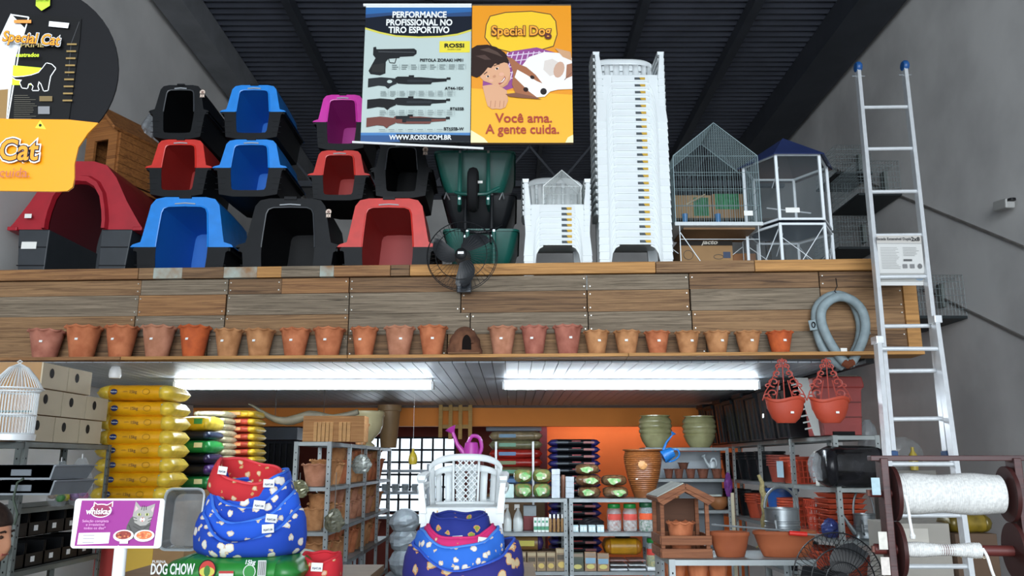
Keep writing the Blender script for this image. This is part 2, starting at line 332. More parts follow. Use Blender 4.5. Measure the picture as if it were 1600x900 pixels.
# ================================================================== ON THE LOFT
TO=[(-.5,.5),(-.48,.525),(-.405,.55),(-.39,.62),(-.335,.92),(-.29,.98),(-.2,1.),(0,1.)]
TI=[(-.30,.5),(-.30,.53),(-.297,.56),(-.29,.64),(-.268,.84),(-.245,.885),(-.19,.905),(0,.91)]
LO=[(-.455,.5),(-.455,.465),(-.43,.45),(-.405,.22),(-.385,.04),(-.2,0.),(0,0.)]
LI=[(-.30,.5),(-.298,.46),(-.296,.4),(-.272,.16),(-.25,.12),(-.15,.11),(0,.11)]
mir=lambda a:a+[(-x,z) for x,z in a[-2::-1]]
TI=[(x*.84,z) for x,z in TI]; LI=[(x*.84,z) for x,z in LI]
TO,TI,LO,LI=map(mir,(TO,TI,LO,LI))
def carrier(x0,y0,x1,y1,Y,col,lab,d=.6,badge=False,floor=False,rz=0,gp=None):
    loc,w_,h=F(x0,y0,x1,y1,Y,0)
    if floor: h=loc.z+h-ZL; loc.z=ZL
    t=thing('pet_carrier',lab,'pet carrier',loc,rz,gp)
    mc=mat(col,.38,0,'noise',14,.12) if col!='1d1f22' else blackp
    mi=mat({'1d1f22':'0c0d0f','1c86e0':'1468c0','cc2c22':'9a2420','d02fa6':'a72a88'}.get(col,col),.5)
    sc=lambda pts,y,k=1,dz=0:[(x*w_*k,y,(z-.5)*h*k+.5*h+dz) for x,z in pts]
    b=MB(); b.loft([sc(TI,.0),sc(TO,.0)],False,False); b.loft([sc(TO,.0),sc(TO,d*.5,.99),sc(TO,d,.95)],False,False); b.poly(sc(TO,d,.95))
    b.build('upper_shell',mc,t,smooth=True)
    b=MB(); b.loft([sc(LI,.0),sc(LO,.0)],False,False); b.loft([sc(LO,.0),sc(LO,d*.5,.99),sc(LO,d,.95)],False,False); b.poly(sc(LO,d,.95))
    for s_ in (-1,1): b.obox((s_*.452*w_,d*.48,.478*h),(.03,d*.94,.03*h))
    b.build('lower_shell',blackp,t,smooth=True)
    inner=TI+[(x,z) for x,z in LI[::-1]][1:-1]
    b=MB(); b.loft([sc(inner,.004),sc(inner,d*.9,.86)],True,False); b.poly(sc(inner,d*.9,.86)); b.build('interior_liner',mi,t,smooth=True)
    b=MB(); b.tube([(x*w_,-.003,z*h) for x,z in TI],.006,5); b.build('opening_rim',mat(col,.3) if col!='1d1f22' else mat('3a3d41',.4),t,smooth=True)
    b=MB(); b.box(-.06*w_,.06*w_,-.012,.03,.985*h,1.015*h); b.build('latch',black,t)
    b=MB(); b.tube([(-.1*w_,-.004,.93*h),(0,-.006,.937*h),(.1*w_,-.004,.93*h)],.006,4); b.build('badge_strip',mat('9fa4a8',.5),t)
    b=MB()
    for k in range(3): b.box(-.44*w_,-.31*w_,-.003,.004,(.12+.1*k)*h,(.125+.1*k)*h); b.box(.31*w_,.44*w_,-.003,.004,(.12+.1*k)*h,(.125+.1*k)*h)
    tag(b.build('moulded_ribs',black,t),None,None,kind='stuff')
    if badge:
        b=MB(); r_=.022; cx,cz=.37*w_,.86*h; b.poly([(cx+r_*(1+.12*(i%2))*math.cos(PI*i/10),-.006,cz+r_*(1+.12*(i%2))*math.sin(PI*i/10)) for i in range(20)])
        for s_ in (-1,1): b.poly([(cx+s_*.002,-.006,cz-.01),(cx+s_*.018,-.006,cz-.012),(cx+s_*.018,-.006,cz-.05),(cx+s_*.01,-.006,cz-.042),(cx+s_*.002,-.006,cz-.05)])
        b.build('medal_sticker',mat('d9c4b4',.6),t)
        b=MB(); b.poly([(cx+.011*math.cos(i*.6),-.0075,cz+.011*math.sin(i*.6)) for i in range(10)]); b.build('medal_centre',mat('8a6d62',.6),t)
    return t
carrier(200,308,362,418,6.42,'1c86e0','big blue topped pet carrier resting on the loft, largest of the blue ones',.75,floor=True)
carrier(365,310,531,418,6.40,'1d1f22','big all-black pet carrier on the loft floor between the big blue and big red ones',.75,badge=True,floor=True)
carrier(525,310,684,418,6.36,'cc2c22','big red topped pet carrier on the loft floor beside the wheelbarrows',.75,floor=True)
carrier(222,218,328,307,6.5,'cc2c22','red topped pet carrier stacked on the big blue one under a black one',.62)
carrier(328,218,446,307,6.5,'1c86e0','blue topped pet carrier in the middle tier, under another blue one',.7)
carrier(228,133,323,217,6.55,'1d1f22','all-black pet carrier at the top left of the carrier stack, medal sticker',.62,badge=True)
carrier(340,133,444,217,6.55,'1c86e0','topmost blue pet carrier of the stack, beside the top black one',.7)
carrier(478,235,577,313,6.6,'cc2c22','smallest red topped pet carrier, directly under the magenta one',.6)
carrier(486,148,578,234,6.6,'d02fa6','magenta topped pet carrier, the only pink one on the stack',.6)
carrier(576,222,676,309,6.5,'1d1f22','black pet carrier on top of the big red one, under the banner foot',.6,badge=True)
# igloo style dog house at the left end
loc,w_,h=F(4,252,218,420,6.5); h=loc.z+h-ZL; loc.z=ZL
t=thing('dog_house','red roofed plastic dog house with dark grey base at the left end of the loft','dog house',loc)
red=mat('a81e2c',.45,0,'noise',10,.15); gb=mat('33383d',.5,0,'noise',10,.15); zsp=.50*h; d=.85
b=MB()
for s_ in (-1,1):
    b.loft([[(s_*x*w_,y,z*h) for x,y,z in q] for q in ([(.20,0,0),(.37,0,0),(.37,d,0),(.20,d,0)],[(.19,0,.5),(.42,0,.5),(.42,d,.5),(.19,d,.5)])])
b.box(-.2*w_,.2*w_,d-.04,d,0,zsp); b.box(-.3*w_,.3*w_,d*.93,d*.97,0,.8*h); b.box(-.4*w_,.4*w_,0.02,d,-.0,.05)
b.build('lower_walls',gb,t,bev=.008)
b=MB()
for s_ in (-1,1):
    for z in (.1,.24,.37): b.box(min(s_*.2,s_*.4)*w_,max(s_*.2,s_*.4)*w_,-.006,.0,z*h,z*h+.008)
b.build('panel_grooves',black,t)
ro=[(-.5,.5),(-.46,.55),(-.36,.70),(-.26,.88),(-.18,.97),(-.08,1.0),(0,1.0)]; ri=[(-.2,.5),(-.2,.55),(-.19,.62),(-.165,.72),(-.12,.79),(-.06,.825),(0,.83)]
ro,ri=mir(ro),mir(ri)
sq=lambda pts,y,k=1:[(x*w_*k,y,z*h) for x,z in pts]
b=MB(); b.loft([sq(ri,0),sq(ro,0)],False,False); b.loft([sq(ro,0),sq(ro,d*1.05,.97)],False,False); b.poly(sq(ro,d*1.05,.97)); b.build('roof_shell',red,t,smooth=True)
b=MB(); b.loft([[(x*w_*k,y,.5*h+(z-.5)*h*k2) for x,z in ri] for y,k,k2 in ((0,1,1),(-.05,1.04,1.04),(-.05,1.16,1.15),(0,1.2,1.2))],False,False); b.build('porch_arch',red,t,smooth=True)
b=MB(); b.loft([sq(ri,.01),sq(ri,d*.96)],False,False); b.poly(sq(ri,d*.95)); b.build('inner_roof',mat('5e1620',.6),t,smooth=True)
for s_ in (-1,1): MB().box(s_*.46*w_-.04,s_*.46*w_+.04,-.02,d,zsp-.012,zsp+.02).build('eave_lip',red,t,bev=.006)
MB().box(-.38*w_,-.27*w_,-.009,-.007,.36*h,.41*h).build('price_label',paper,t)
MB().box(-.36*w_,-.31*w_,-.052,-.05,.57*h,.60*h).build('care_sticker',paper,t)
# wooden dog kennel and wrapped bundle behind
loc,w_,h=F(120,176,183,285,7.0); wd=mat('9a6330',.7,0,'wood',6,.0,'6f421c',.2)
t=thing('wooden_kennel','varnished wooden dog kennel behind the red roofed dog house','dog house',loc+Vector((0,.0,0)),R(-20))
pw=.05
for k in range(6):
    z0=.02+k*h*.68/6
    for nm,bx in (('wall_board',(w_/2-.0,w_/2+.02,0.02,.95,z0,z0+h*.68/6-.004)),('wall_board',(-w_/2-.02,-w_/2,0.02,.95,z0,z0+h*.68/6-.004))): MB().box(*bx).build(nm,wd,t)
b=MB(); b.prism([(-w_/2,0),(-w_/2+.1,0),(-w_/2+.1,h*.6),(w_/2-.1,h*.6),(w_/2-.1,0),(w_/2,0),(w_/2,h*.7),(0,h*.98),(-w_/2,h*.7)],.025); b.build('front_panel',wd,t)
b=MB(); b.box(-w_/2,w_/2,.93,.95,0,h*.7); b.build('back_panel',wd,t)
for s_ in (-1,1):
    L_=math.hypot(w_/2+.05,h*.3); b=MB(); b.obox((s_*(w_/4+.02),.46,h*.86+.01),(L_+.02,1.08,.025),(0,s_*math.atan2(h*.3,w_/2),0)); b.build('roof_slope',wd,t,bev=.003)
MB().box(-w_/2-.03,w_/2+.03,-.05,.98,-.03,.0).build('base_frame',wd,t)
for s_ in (-1,1): MB().box(s_*w_/2-.03,s_*w_/2+.03,.02,.08,-.1,-.03).build('foot',wd,t)
wk=t
tag(MB().box(-.4,.4,0,.4,0,wk.location.z-.1-ZL).build('support_crate',mat('3a342c',.8,0,'wood',8,.3)),'dark wooden crate under the varnished wooden kennel','crate').location=(loc.x+.15,7.55,ZL)
def crumple(name,x0,y0,x1,y1,Y,d,m,lab,cat,seed=1,grp=None,base=None,n=14,amp=.16,parent=None):
    rr=random.Random(seed); loc,w_,h=F(x0,y0,x1,y1,Y,d)
    b=MB(); rings=[]
    K=9
    for i in range(K):
        t_=i/(K-1); pr=math.sin(PI*min(.97,.12+t_*.86))**.55
        rings.append([((w_/2*pr*math.cos(2*PI*j/n))*(1+rr.uniform(-amp,amp)),(d/2*pr*math.sin(2*PI*j/n))*(1+rr.uniform(-amp,amp)),h*t_+rr.uniform(-.02,.02)*h*(0<i<K-1)) for j in range(n)])
    b.loft(rings); o=b.build(name,m,parent,smooth=False); o.location=loc
    if lab: tag(o,lab,cat,grp)
    return o
crumple('plastic_bundle',190,170,234,300,7.3,.35,mat('9ea3a8',.18,0,'noise',14,.4,alpha=.6),'clear plastic wrapped bundle beside the wooden kennel','bundle',3)
# wheelbarrows, nested one over another, noses to the front
def barrow(x0,y0,x1,y1,Y,mt,lab,wheel=True,frame=True):
    loc,w_,h=F(x0,y0,x1,y1,Y); t=thing('wheelbarrow',lab,'wheelbarrow',loc)
    def rr(w2,y0,y1,z,r=.06,n=4):
        out=[]
        for cx,cy,a in ((w2-r,y1-r,0),(-w2+r,y1-r,PI/2),(-w2+r,y0+r,PI),(w2-r,y0+r,1.5*PI)):
            for i in range(n): q=a+PI/2*i/(n-1); out.append((cx+r*math.cos(q),cy+r*math.sin(q),z))
        return out
    b=MB(); b.loft([rr(w_*.33,.12,.62,0),rr(w_*.42,.05,.74,h*.45),rr(w_*.49,0,.85,h),rr(w_*.5,-.012,.865,h),rr(w_*.5,-.012,.865,h-.018),rr(w_*.475,.012,.83,h-.01),rr(w_*.31,.14,.6,.015)],True,True)
    b.build('tray',mt,t,smooth=True)
    if frame:
        for s_ in (-1,1):
            b=MB(); x=s_*w_*.17; b.tube([(x,-.05,h*.92),(x,-.055,h*.5),(x,-.06,-.12),(x*1.2,.3,-.14),(x*2.2,1.25,-.02)],.017,8); b.build('frame_tube',mt,t,smooth=True)
        b=MB(); b.tube([(-w_*.22,-.05,-.02),(-w_*.15,-.09,-.045),(0,-.1,-.055),(w_*.15,-.09,-.045),(w_*.3,-.05,.02)],.015,8); b.build('front_hoop',mt,t,smooth=True)
        for s_ in (-1,1):
            b=MB(); b.tube([(s_*w_*.36,.0,-.06),(s_*w_*.34,.02,.0),(s_*w_*.3,.05,-.05)],.007,5); b.build('brace_wire',chrome,t,smooth=True)
        b=MB(); [b.obox((s_*w_*.17,-.07,z),(.018,.01,.018)) for s_ in (-1,1) for z in (h*.9,-.08)]; tag(b.build('bolt',chrome,t),None,None,kind='stuff')
    if wheel:
        b=MB(); n=24; rg=[]
        for i in range(n):
            a=2*PI*i/n; r_=.18; rg.append([(math.cos(q)*.042,-.17+math.cos(a)*(r_-.035+.035*math.sin(q)),-.04+math.sin(a)*(r_-.035+.035*math.sin(q))) for q in [2*PI*k/8 for k in range(8)]])
        b.loft(rg,True,False,True); b.build('tyre',rub,t,smooth=True)
        b=MB(); b.lathe([(.145,-.02),(.145,.02),(.03,.03),(.03,-.03)],20); o=b.build('wheel_disc',mat('2b2f33',.5),t,smooth=True); o.rotation_euler=(0,PI/2,0); o.location=(0,-.17,-.04)
        MB().box(.02,.075,-.215,-.21,.0,.02).build('paper_tag',paper,t)
    return t
green=mat('15594f',.35,0,'noise',6,.2)
barrow(676,236,806,300,6.35,green,'top green wheelbarrow of three stacked, wheel hanging at its front')
barrow(688,302,808,358,6.4,mat('121417',.35),'black wheelbarrow nested between the two green ones',wheel=False)
barrow(690,358,812,420,6.35,green,'bottom green wheelbarrow of three, behind the black fan',wheel=False,frame=True)
# wall fan on the rail
c=M(722,400,5.9); t=thing('wall_fan','black caged fan bolted to the wooden rail before the wheelbarrows','fan',c,rzM,rx=R(0))
fr=.265; bm=mat('1a1b1d',.4)
b=MB()
for k in range(44):
    a=2*PI*k/44; b.tube([(.045*math.cos(a),-.075,.045*math.sin(a)),(fr*.6*math.cos(a),-.07,fr*.6*math.sin(a)),(fr*.93*math.cos(a),-.035,fr*.93*math.sin(a)),(fr*math.cos(a),0,fr*math.sin(a)),(fr*.7*math.cos(a+.05),.06,fr*.7*math.sin(a+.05))],.0013,4)
b.build('guard_wires',bm,t)
for r_,y in ((fr,0),(fr*.72,-.062),(fr*.97,-.02)):
    b=MB(); b.tube([(r_*math.cos(2*PI*i/48),y,r_*math.sin(2*PI*i/48)) for i in range(48)],.003,5,True); b.build('guard_ring',bm,t,smooth=True)
for k,a0 in enumerate((R(62),R(182),R(297))):
    b=MB(); K=9; rg=[]
    for i in range(K):
        u=i/(K-1); r_=.05+.185*u; wd=(.05+.085*math.sin(PI*min(1,u*.8+.1)))*(1 if u<.9 else .7); q=a0-.5*u
        ca,sa=math.cos(q),math.sin(q)
        rg.append([(ca*r_-sa*t_*wd,-.02+t_*.035+dy,sa*r_+ca*t_*wd) for t_,dy in ((-.5,0),(0,-.012),(.5,0),(.5,.003),(0,-.008),(-.5,.003))])
    b.loft(rg); b.build('fan_blade',mat('26282b',.3),t,smooth=True)
b=MB(); b.lathe([(0,.085),(.03,.083),(.044,.07),(.046,.03),(.05,.0)],20); o=b.build('hub_cap',bm,t,smooth=True); o.rotation_euler=(PI/2,0,0)
MB().box(-.022,.022,-.09,-.086,-.006,.012).build('name_plate',mat('b9bcbe',.4,.5),t)
b=MB(); b.lathe([(.05,0),(.062,-.03),(.055,-.12),(.03,-.13)],20); o=b.build('motor_housing',bm,t,smooth=True); o.rotation_euler=(PI/2,0,0)
MB().tube([(0,.1,0),(.01,.12,-.12),(.01,.08,-.2)],.02,8).build('arm',bm,t,smooth=True)
MB().box(-.05,.06,.1,.14,-.255,-.16).build('wall_bracket',mat('40454c',.3,.4),t,bev=.006)
# banners
def banner(name,lab,x0,y0,x1,y1,Y,sheet):
    a=P(x0,y0,Y); c=P(x1,y0,Y); z0=P((x0+x1)/2,y1,Y).z; cx=(a.x+c.x)/2; w_=(c.x-a.x); h=a.z-z0
    t=thing(name,lab,'banner',(cx,Y,z0)); fx=lambda u:(u-(x0+x1)/2)*w_/(x1-x0); fz=lambda v:(y1-v)*h/(y1-y0)
    MB().box(-w_/2,w_/2,0,.002,0,h).build('sheet',sheet,t)
    return t,fx,fz,w_,h
BY=5.72
t,fx,fz,w_,h=banner('air_gun_banner','grey banner showing black air guns under a blue headline, hung left of the orange one',572,8,737,222,BY,mat('b8c6c2',.45))
A=Art(fx,fz)
A.p([(572,12),(737,12),(737,50),(715,57),(690,60),(655,61),(620,59),(595,54),(572,47)],'d3c94a')
A.p([(572,12),(737,12),(737,47),(715,54),(690,57.5),(655,58.5),(620,56.5),(595,51),(572,44)],'0c1524')
A.p([(572,12),(737,12),(737,19),(690,22),(650,22),(610,20),(572,23)],'1c5f9e')
A.p([(572,23),(610,20),(650,22),(690,22),(737,19),(737,26),(690,27),(650,26),(610,25),(572,29)],'163f70')
A.r(572,8,737,12,'dfe6e4')
A.r(688,66,735,84,'e6d433')
A.r(572,208,737,214,'3c79b4'); A.p([(572,212),(737,212),(737,222),(572,222)],'1a4e86'); A.p([(625,210),(737,212),(737,222),(632,222)],'10151e')
def gun(y,col,kind):
    dk='1a1c1f'
    if kind==0:
        A.p([(586,76),(590,75),(591,79),(649,78),(653,81),(653,86),(648,90),(628,91),(626,93),(610,94),(606,99),(606,117),(598,120),(583,118),(580,113),(586,101),(590,93),(586,88)],dk)
        A.line([(610,94),(612,100),(620,101),(622,93)],1.2,dk); A.p([(584,104),(604,101),(605,116),(585,115)],'2a2a2a'); A.line([(594,83),(650,84)],1,'4a4d50')
    else:
        st={1:'23262a',2:'17181a',3:'6b2f22'}[kind]
        A.p([(580,y-3),(600,y-5),(612,y-4),(622,y-3),(624,y+5),(615,y+9),(611,y+13),(606,y+9),(596,y+8),(580,y+11)],st)
        A.p([(622,y-5),(660,y-5),(700,y-2),(700,y+1.5),(678,y+3),(676,y+6),(640,y+6),(626,y+5),(620,y+1)],dk if kind<3 else st)
        A.r(624,y-6,645,y-1,dk); A.r(645,y-3,702,y-1.2,dk); A.r(640,y-1,678,y+2.5,'2c2f33'); A.r(642,y-8,650,y-5,dk); A.r(700,y-4.5,706,y-1,dk); A.r(634,y-1,640,y+4,dk)
        if kind==1: A.e(613,y+2,4,2.6,'b8c6c2',10)
for y,k in ((0,0),(128,1),(161,2),(189,3)): gun(y,0,k)
for yy in (104,146,176,205.5):
    for i in range(8):
        x=616+i*14.5 if yy==104 else 600+i*14.5
        if yy==104 and i>7: continue
        for dy in ((0,3,6) if yy<200 else (0,)): 
            if x+9<736: A.r(x,yy+dy,x+random.uniform(7,10),yy+dy+1,'7b8785')
        if x+12<736: A.r(x+11.5,yy-1,x+11.9,yy+(8 if yy<200 else 2),'8d9896')
A.done(t)
wt=mat('e9ecec',.5); bk=mat('15181c',.5)
s_=w_/165
for y,bd in ((25,'PERFORMANCE'),(37.5,'PROFISSIONAL NO'),(49.5,'TIRO ESPORTIVO')): text(bd,14.5*s_,wt,t,(fx(656),-.010,fz(y)),bold=.035,sx=.84)
text('ROSSI',9*s_,bk,t,(fx(711),-.010,fz(74)),bold=.03,sx=1.35); text('ESPORTE E LAZER',2.6*s_,bk,t,(fx(711),-.010,fz(80)))
for x,y,bd in ((726,97,'PISTOLA ZORAKI HP01'),(726,141,'AT44-10X'),(727,172.5,'BT65SB'),(727,203,'BT65SB-W')): text(bd,6.6*s_,bk,t,(fx(x),-.010,fz(y)),align='RIGHT',bold=.03,sx=1.0)
text('WWW.ROSSI.COM.BR',10.5*s_,wt,t,(fx(662),-.010,fz(216)),bold=.03,sx=.9)
MB().bar((-w_/2-.02,0,h),(w_/2,0,h),.012,8).build('top_rod',white,t)
MB().bar((-w_/2-.06,0,.0),(w_/2+.1,0,-.05),.009,8).build('bottom_rod',white,t)
for x in (-.3,.3): MB().bar((x,.0,h),(x,.0,ZR-.1-t.location.z),.0015,4).build('hanging_cord',black,t)
t,fx,fz,w_,h=banner('dog_food_banner','orange banner with smiling boy and dog, hung right of the air gun banner',738,8,892,224,BY-.03,mat('e6930a',.4))
A=Art(fx,fz); s_=w_/154
A.p([(738,140),(892,150),(892,224),(738,224)],'efb01c')
lg=[(766,26),(790,20),(830,18),(860,23),(868,34),(870,55),(864,74),(840,81),(800,84),(770,76),(758,60),(760,40)]
A.p(lg,'f0c21a'); A.line(lg+lg[:1],1.4,'4a2510')
# boy
sk,sk2,hr='d9a27c','b97a58','2c1a14'
A.p([(756,118),(775,95),(800,82),(838,76),(866,84),(850,100),(842,124),(800,140),(770,150),(755,140)],'8e3f86')
for i in range(9): A.line([(786+i*8,84-i*.3),(770+i*9,130-i)],1.6,'d9c3da')
for i in range(5): A.line([(768,92+i*9),(845,84+i*9)],1.6,'d9c3da')
A.p([(792,99),(797,111),(797.5,125),(793,135),(786,139.5),(778,137),(768,133),(757,129),(751,123),(754,112),(766,104),(780,97)],sk)
A.p([(797.5,118),(797,127),(793,135),(786,139.5),(778,137),(786,136),(792,130)],'c98f68')
A.p([(738,78),(746,73),(762,72),(776,76),(788,84),(795,93),(795,102),(788,100),(779,103),(774,102),(768,109),(763,108),(757,116),(752,121),(746,124),(738,121)],hr)
A.p([(750,80),(764,77),(778,84),(786,92),(776,88),(764,84)],'4a3226'); A.p([(744,90),(758,88),(768,96),(758,96)],'43291f')
A.e(777,110,3.0,1.5,'f0e4da',12,-.55); A.e(777,110,1.7,1.6,'1c100c',10); A.e(763,122,2.6,1.4,'f0e4da',12,-.5); A.e(763.2,122,1.5,1.5,'1c100c',10)
A.line([(772,106),(777,103.5),(781,103)],1.2,hr); A.line([(757,119),(762,115)],1.2,hr); A.e(773,122,2.6,1.9,'c58a66',10,-.6); A.e(784,119,4,3,'e2a98c',12); A.e(768,129,3.4,2.4,'e2a98c',12)
A.p([(779,133),(784,130),(789,121.5),(790.5,125),(786,131.5),(781,135)],'a5443c'); A.p([(780.5,132.8),(785,129.6),(789,123.5),(789,126),(785.5,130.8)],'f6f2ee')
A.p([(755,137),(775,134),(792,144),(794,160),(790,170),(783,173),(776,172),(770,173),(763,168),(760,158)],sk)
for x in (768,775,782,788): A.line([(x,160),(x-1,170)],1,sk2)
# dog
A.p([(812,110),(826,92),(850,84),(875,86),(892,94),(892,142),(870,143),(850,148),(830,140),(815,135)],'ece6e0')
A.p([(850,98),(862,95),(874,102),(870,118),(858,122),(848,112)],'d8cdc4'); A.p([(884,104),(892,102),(892,122),(882,126)],'a06a4c'); A.line([(880,128),(892,116)],1,'7a5040'); A.p([(866,78),(890,84),(892,98),(878,92)],'c99a72'); A.e(872,112,8,13,'c8a088',14,.3)
A.p([(802,118),(798,104),(792,92),(800,94),(812,104),(822,108),(836,120),(846,133),(850,145),(846,153),(836,156),(820,152),(806,150),(800,135)],'a0603a')
A.p([(808,112),(822,120),(838,130),(852,136),(858,146),(850,154),(838,155),(826,146),(812,132),(804,124)],'efe9e2')
A.e(848,146,5,5.2,'241c1c',14,.3); A.e(831,124,3.6,2.8,'2c1814',12,.5); A.e(821,143,4,3.6,'2c1814',12,.4); A.p([(790,150),(806,148),(830,153),(845,158),(815,156),(796,154)],'7d4a30')
A.p([(738,205),(758,217),(764,224),(738,224)],'f6e7b0'); A.p([(880,224),(884,216),(892,212),(892,224)],'f6e7b0')
A.done(t)
text('Special Dog',22*s_,mat('5a1d14',.5),t,(fx(814),-.019,fz(52)),bold=.075,sx=.88); text('Special Dog',22*s_,mat('f1a32a',.5),t,(fx(814),-.020,fz(52)),bold=.02,sx=.88)
rd=mat('a8331c',.5)
text('Você ama.',21*s_,rd,t,(fx(818),-.012,fz(187)),bold=.016,sx=.98); text('A gente cuida.',21*s_,rd,t,(fx(816),-.012,fz(204)),bold=.016,sx=.92)
MB().bar((-w_/2,0.005,h),(w_/2,0.005,h),.008,8).build('top_rod',mat('6b5a40',.5),t); MB().bar((-w_/2,0.005,0),(w_/2,0.005,0),.008,8).build('bottom_rod',mat('3b2a1a',.5),t)
for x in (-.3,.3): MB().bar((x,.005,h),(x,.005,ZR-.1-t.location.z),.0015,4).build('hanging_cord',black,t)
# hanging cat food sign, near, top left
SY=2.75; a=P(85,110,SY); px_=a.x
t=thing('cat_food_sign','large round black and orange cat food sign hanging close, top left corner','sign',(P(60,300,SY).x,SY,P(60,300,SY).z))
s_=(P(160,200,SY).x-P(60,200,SY).x)/100; hs=(P(60,20,SY).z-P(60,300,SY).z)/280
_o=t.location.copy(); fx=lambda u,v=150:P(u,v,SY).x-_o.x; FZ=lambda u,v:P(u,v,SY).z-_o.z; fz=lambda v:FZ(0,v)
disc=[(60+125*math.cos(2*PI*i/48),107-127*math.sin(2*PI*i/48)) for i in range(48)]
b=MB(); b.prism([(fx(u,v),fz(v)) for u,v in disc],.006); b.build('round_board',mat('0f0f12',.7),t)
org=[(-60,185),(20,188),(110,189),(156,194),(140,210),(125,232),(119,258),(119,280),(116,294),(108,300),(90,301),(-60,299)]
b=MB(); b.prism([(fx(u,v),fz(v)) for u,v in org],.006); o=b.build('orange_board',mat('e8940f',.3),t); o.location.y=-.012
A=Art(fx,None)
A.n=12
A.p([(-60,185),(20,200),(60,212),(100,215),(108,190),(60,180)],'a98338'); A.p([(-60,262),(30,258),(80,268),(118,284),(116,294),(108,300),(90,301),(-60,299)],'f6cf86')
A.p([(0,60),(18,22),(52,24),(40,60),(28,120),(10,205),(-40,205),(-40,60)],'d4d6d8'); A.p([(-40,145),(14,140),(10,200),(-40,200)],'8a6a3a')
A.p([(18,22),(52,24),(128,30),(126,60),(107,200),(92,214),(10,200),(26,90),(40,45)],'060607'); A.line([(19,24),(46,28),(32,75),(12,196)],2,'e6e6e6')
A.line([(125,35),(112,70),(108,120)],.8,'3a3a3c')
A.p([(22,103),(66,107),(62,134),(20,134)],'c6dc24')
cat=[(17,118),(24,122),(38,121),(50,119),(62,115),(68,108),(74,100),(82,102),(88,108),(84,114),(80,120),(78,130),(76,142),(70,143),(66,132),(62,128),(60,136),(62,142),(52,142),(54,136),(50,131),(46,132),(44,139),(36,138),(33,130),(36,126),(26,125)]
A.line(cat+cat[:1],2.6,'f0f2f2'); A.p(cat,'08080a')
for i in range(13): A.r(24,150+i*3.3,24+random.uniform(20,36),150.8+i*3.3,'5a5548')
A.r(64,152,84,160,'6d5a34'); A.r(62,168,80,180,'77777a'); 
for i in range(9): A.r(107+i*-.8,70+i*11,122-i*.8,72.5+i*11,'8a6f3a')
A.p([(58,202),(75,204),(66,190)],'d8d23c'); A.e(66,198,2.4,2.4,'20201a',8)
A.p([(80,36),(111,39),(109,47),(79,44)],'e8e8ea'); A.r(25,34,52,39,'d98a3a')
A.p([(60,-10),(82,-10),(81,12),(68,20),(59,12)],'b6d630')
A.done(t)
gold=mat('f0941e',.4); T2=lambda u,v,y:(fx(u,v),y,fz(v))
text('Special Cat',25*s_,wt,t,T2(55,66,-.024),rot=(PI/2,R(5),0),bold=.09,sx=.82); text('Special Cat',25*s_,mat('2a2430',.5),t,T2(55,66,-.0248),rot=(PI/2,R(5),0),bold=.05,sx=.82); text('Special Cat',25*s_,gold,t,T2(55,66,-.0256),rot=(PI/2,R(5),0),bold=.02,sx=.82)
text('PRIME',9.5*s_,mat('a08a50',.5),t,T2(56,76,-.024),sx=1.5,bold=.02); text('castrados',9.5*s_,mat('c6dc24',.5),t,T2(49,91,-.024),bold=.03,sx=1.0)
text('50%',13*s_,mat('2a3016',.5),t,T2(70,2,-.024),bold=.03)
text('Special Cat',48*s_,wt,t,T2(66,240,-.0245),align='RIGHT',bold=.10,sx=.85); text('Special Cat',48*s_,mat('2a2430',.5),t,T2(66,240,-.0255),align='RIGHT',bold=.055,sx=.85); text('Special Cat',48*s_,gold,t,T2(66,240,-.0265),align='RIGHT',bold=.02,sx=.85)
text('A gente cuida.',22*s_,mat('b0624a',.5),t,T2(54,274,-.0245),align='RIGHT',sx=.95)
MB().bar((fx(122,10),.003,fz(20)),(fx(126,-60),.003,ZR-.1-t.location.z),.0015,4).build('hanging_cord',mat('9a9a9a',.5),t)
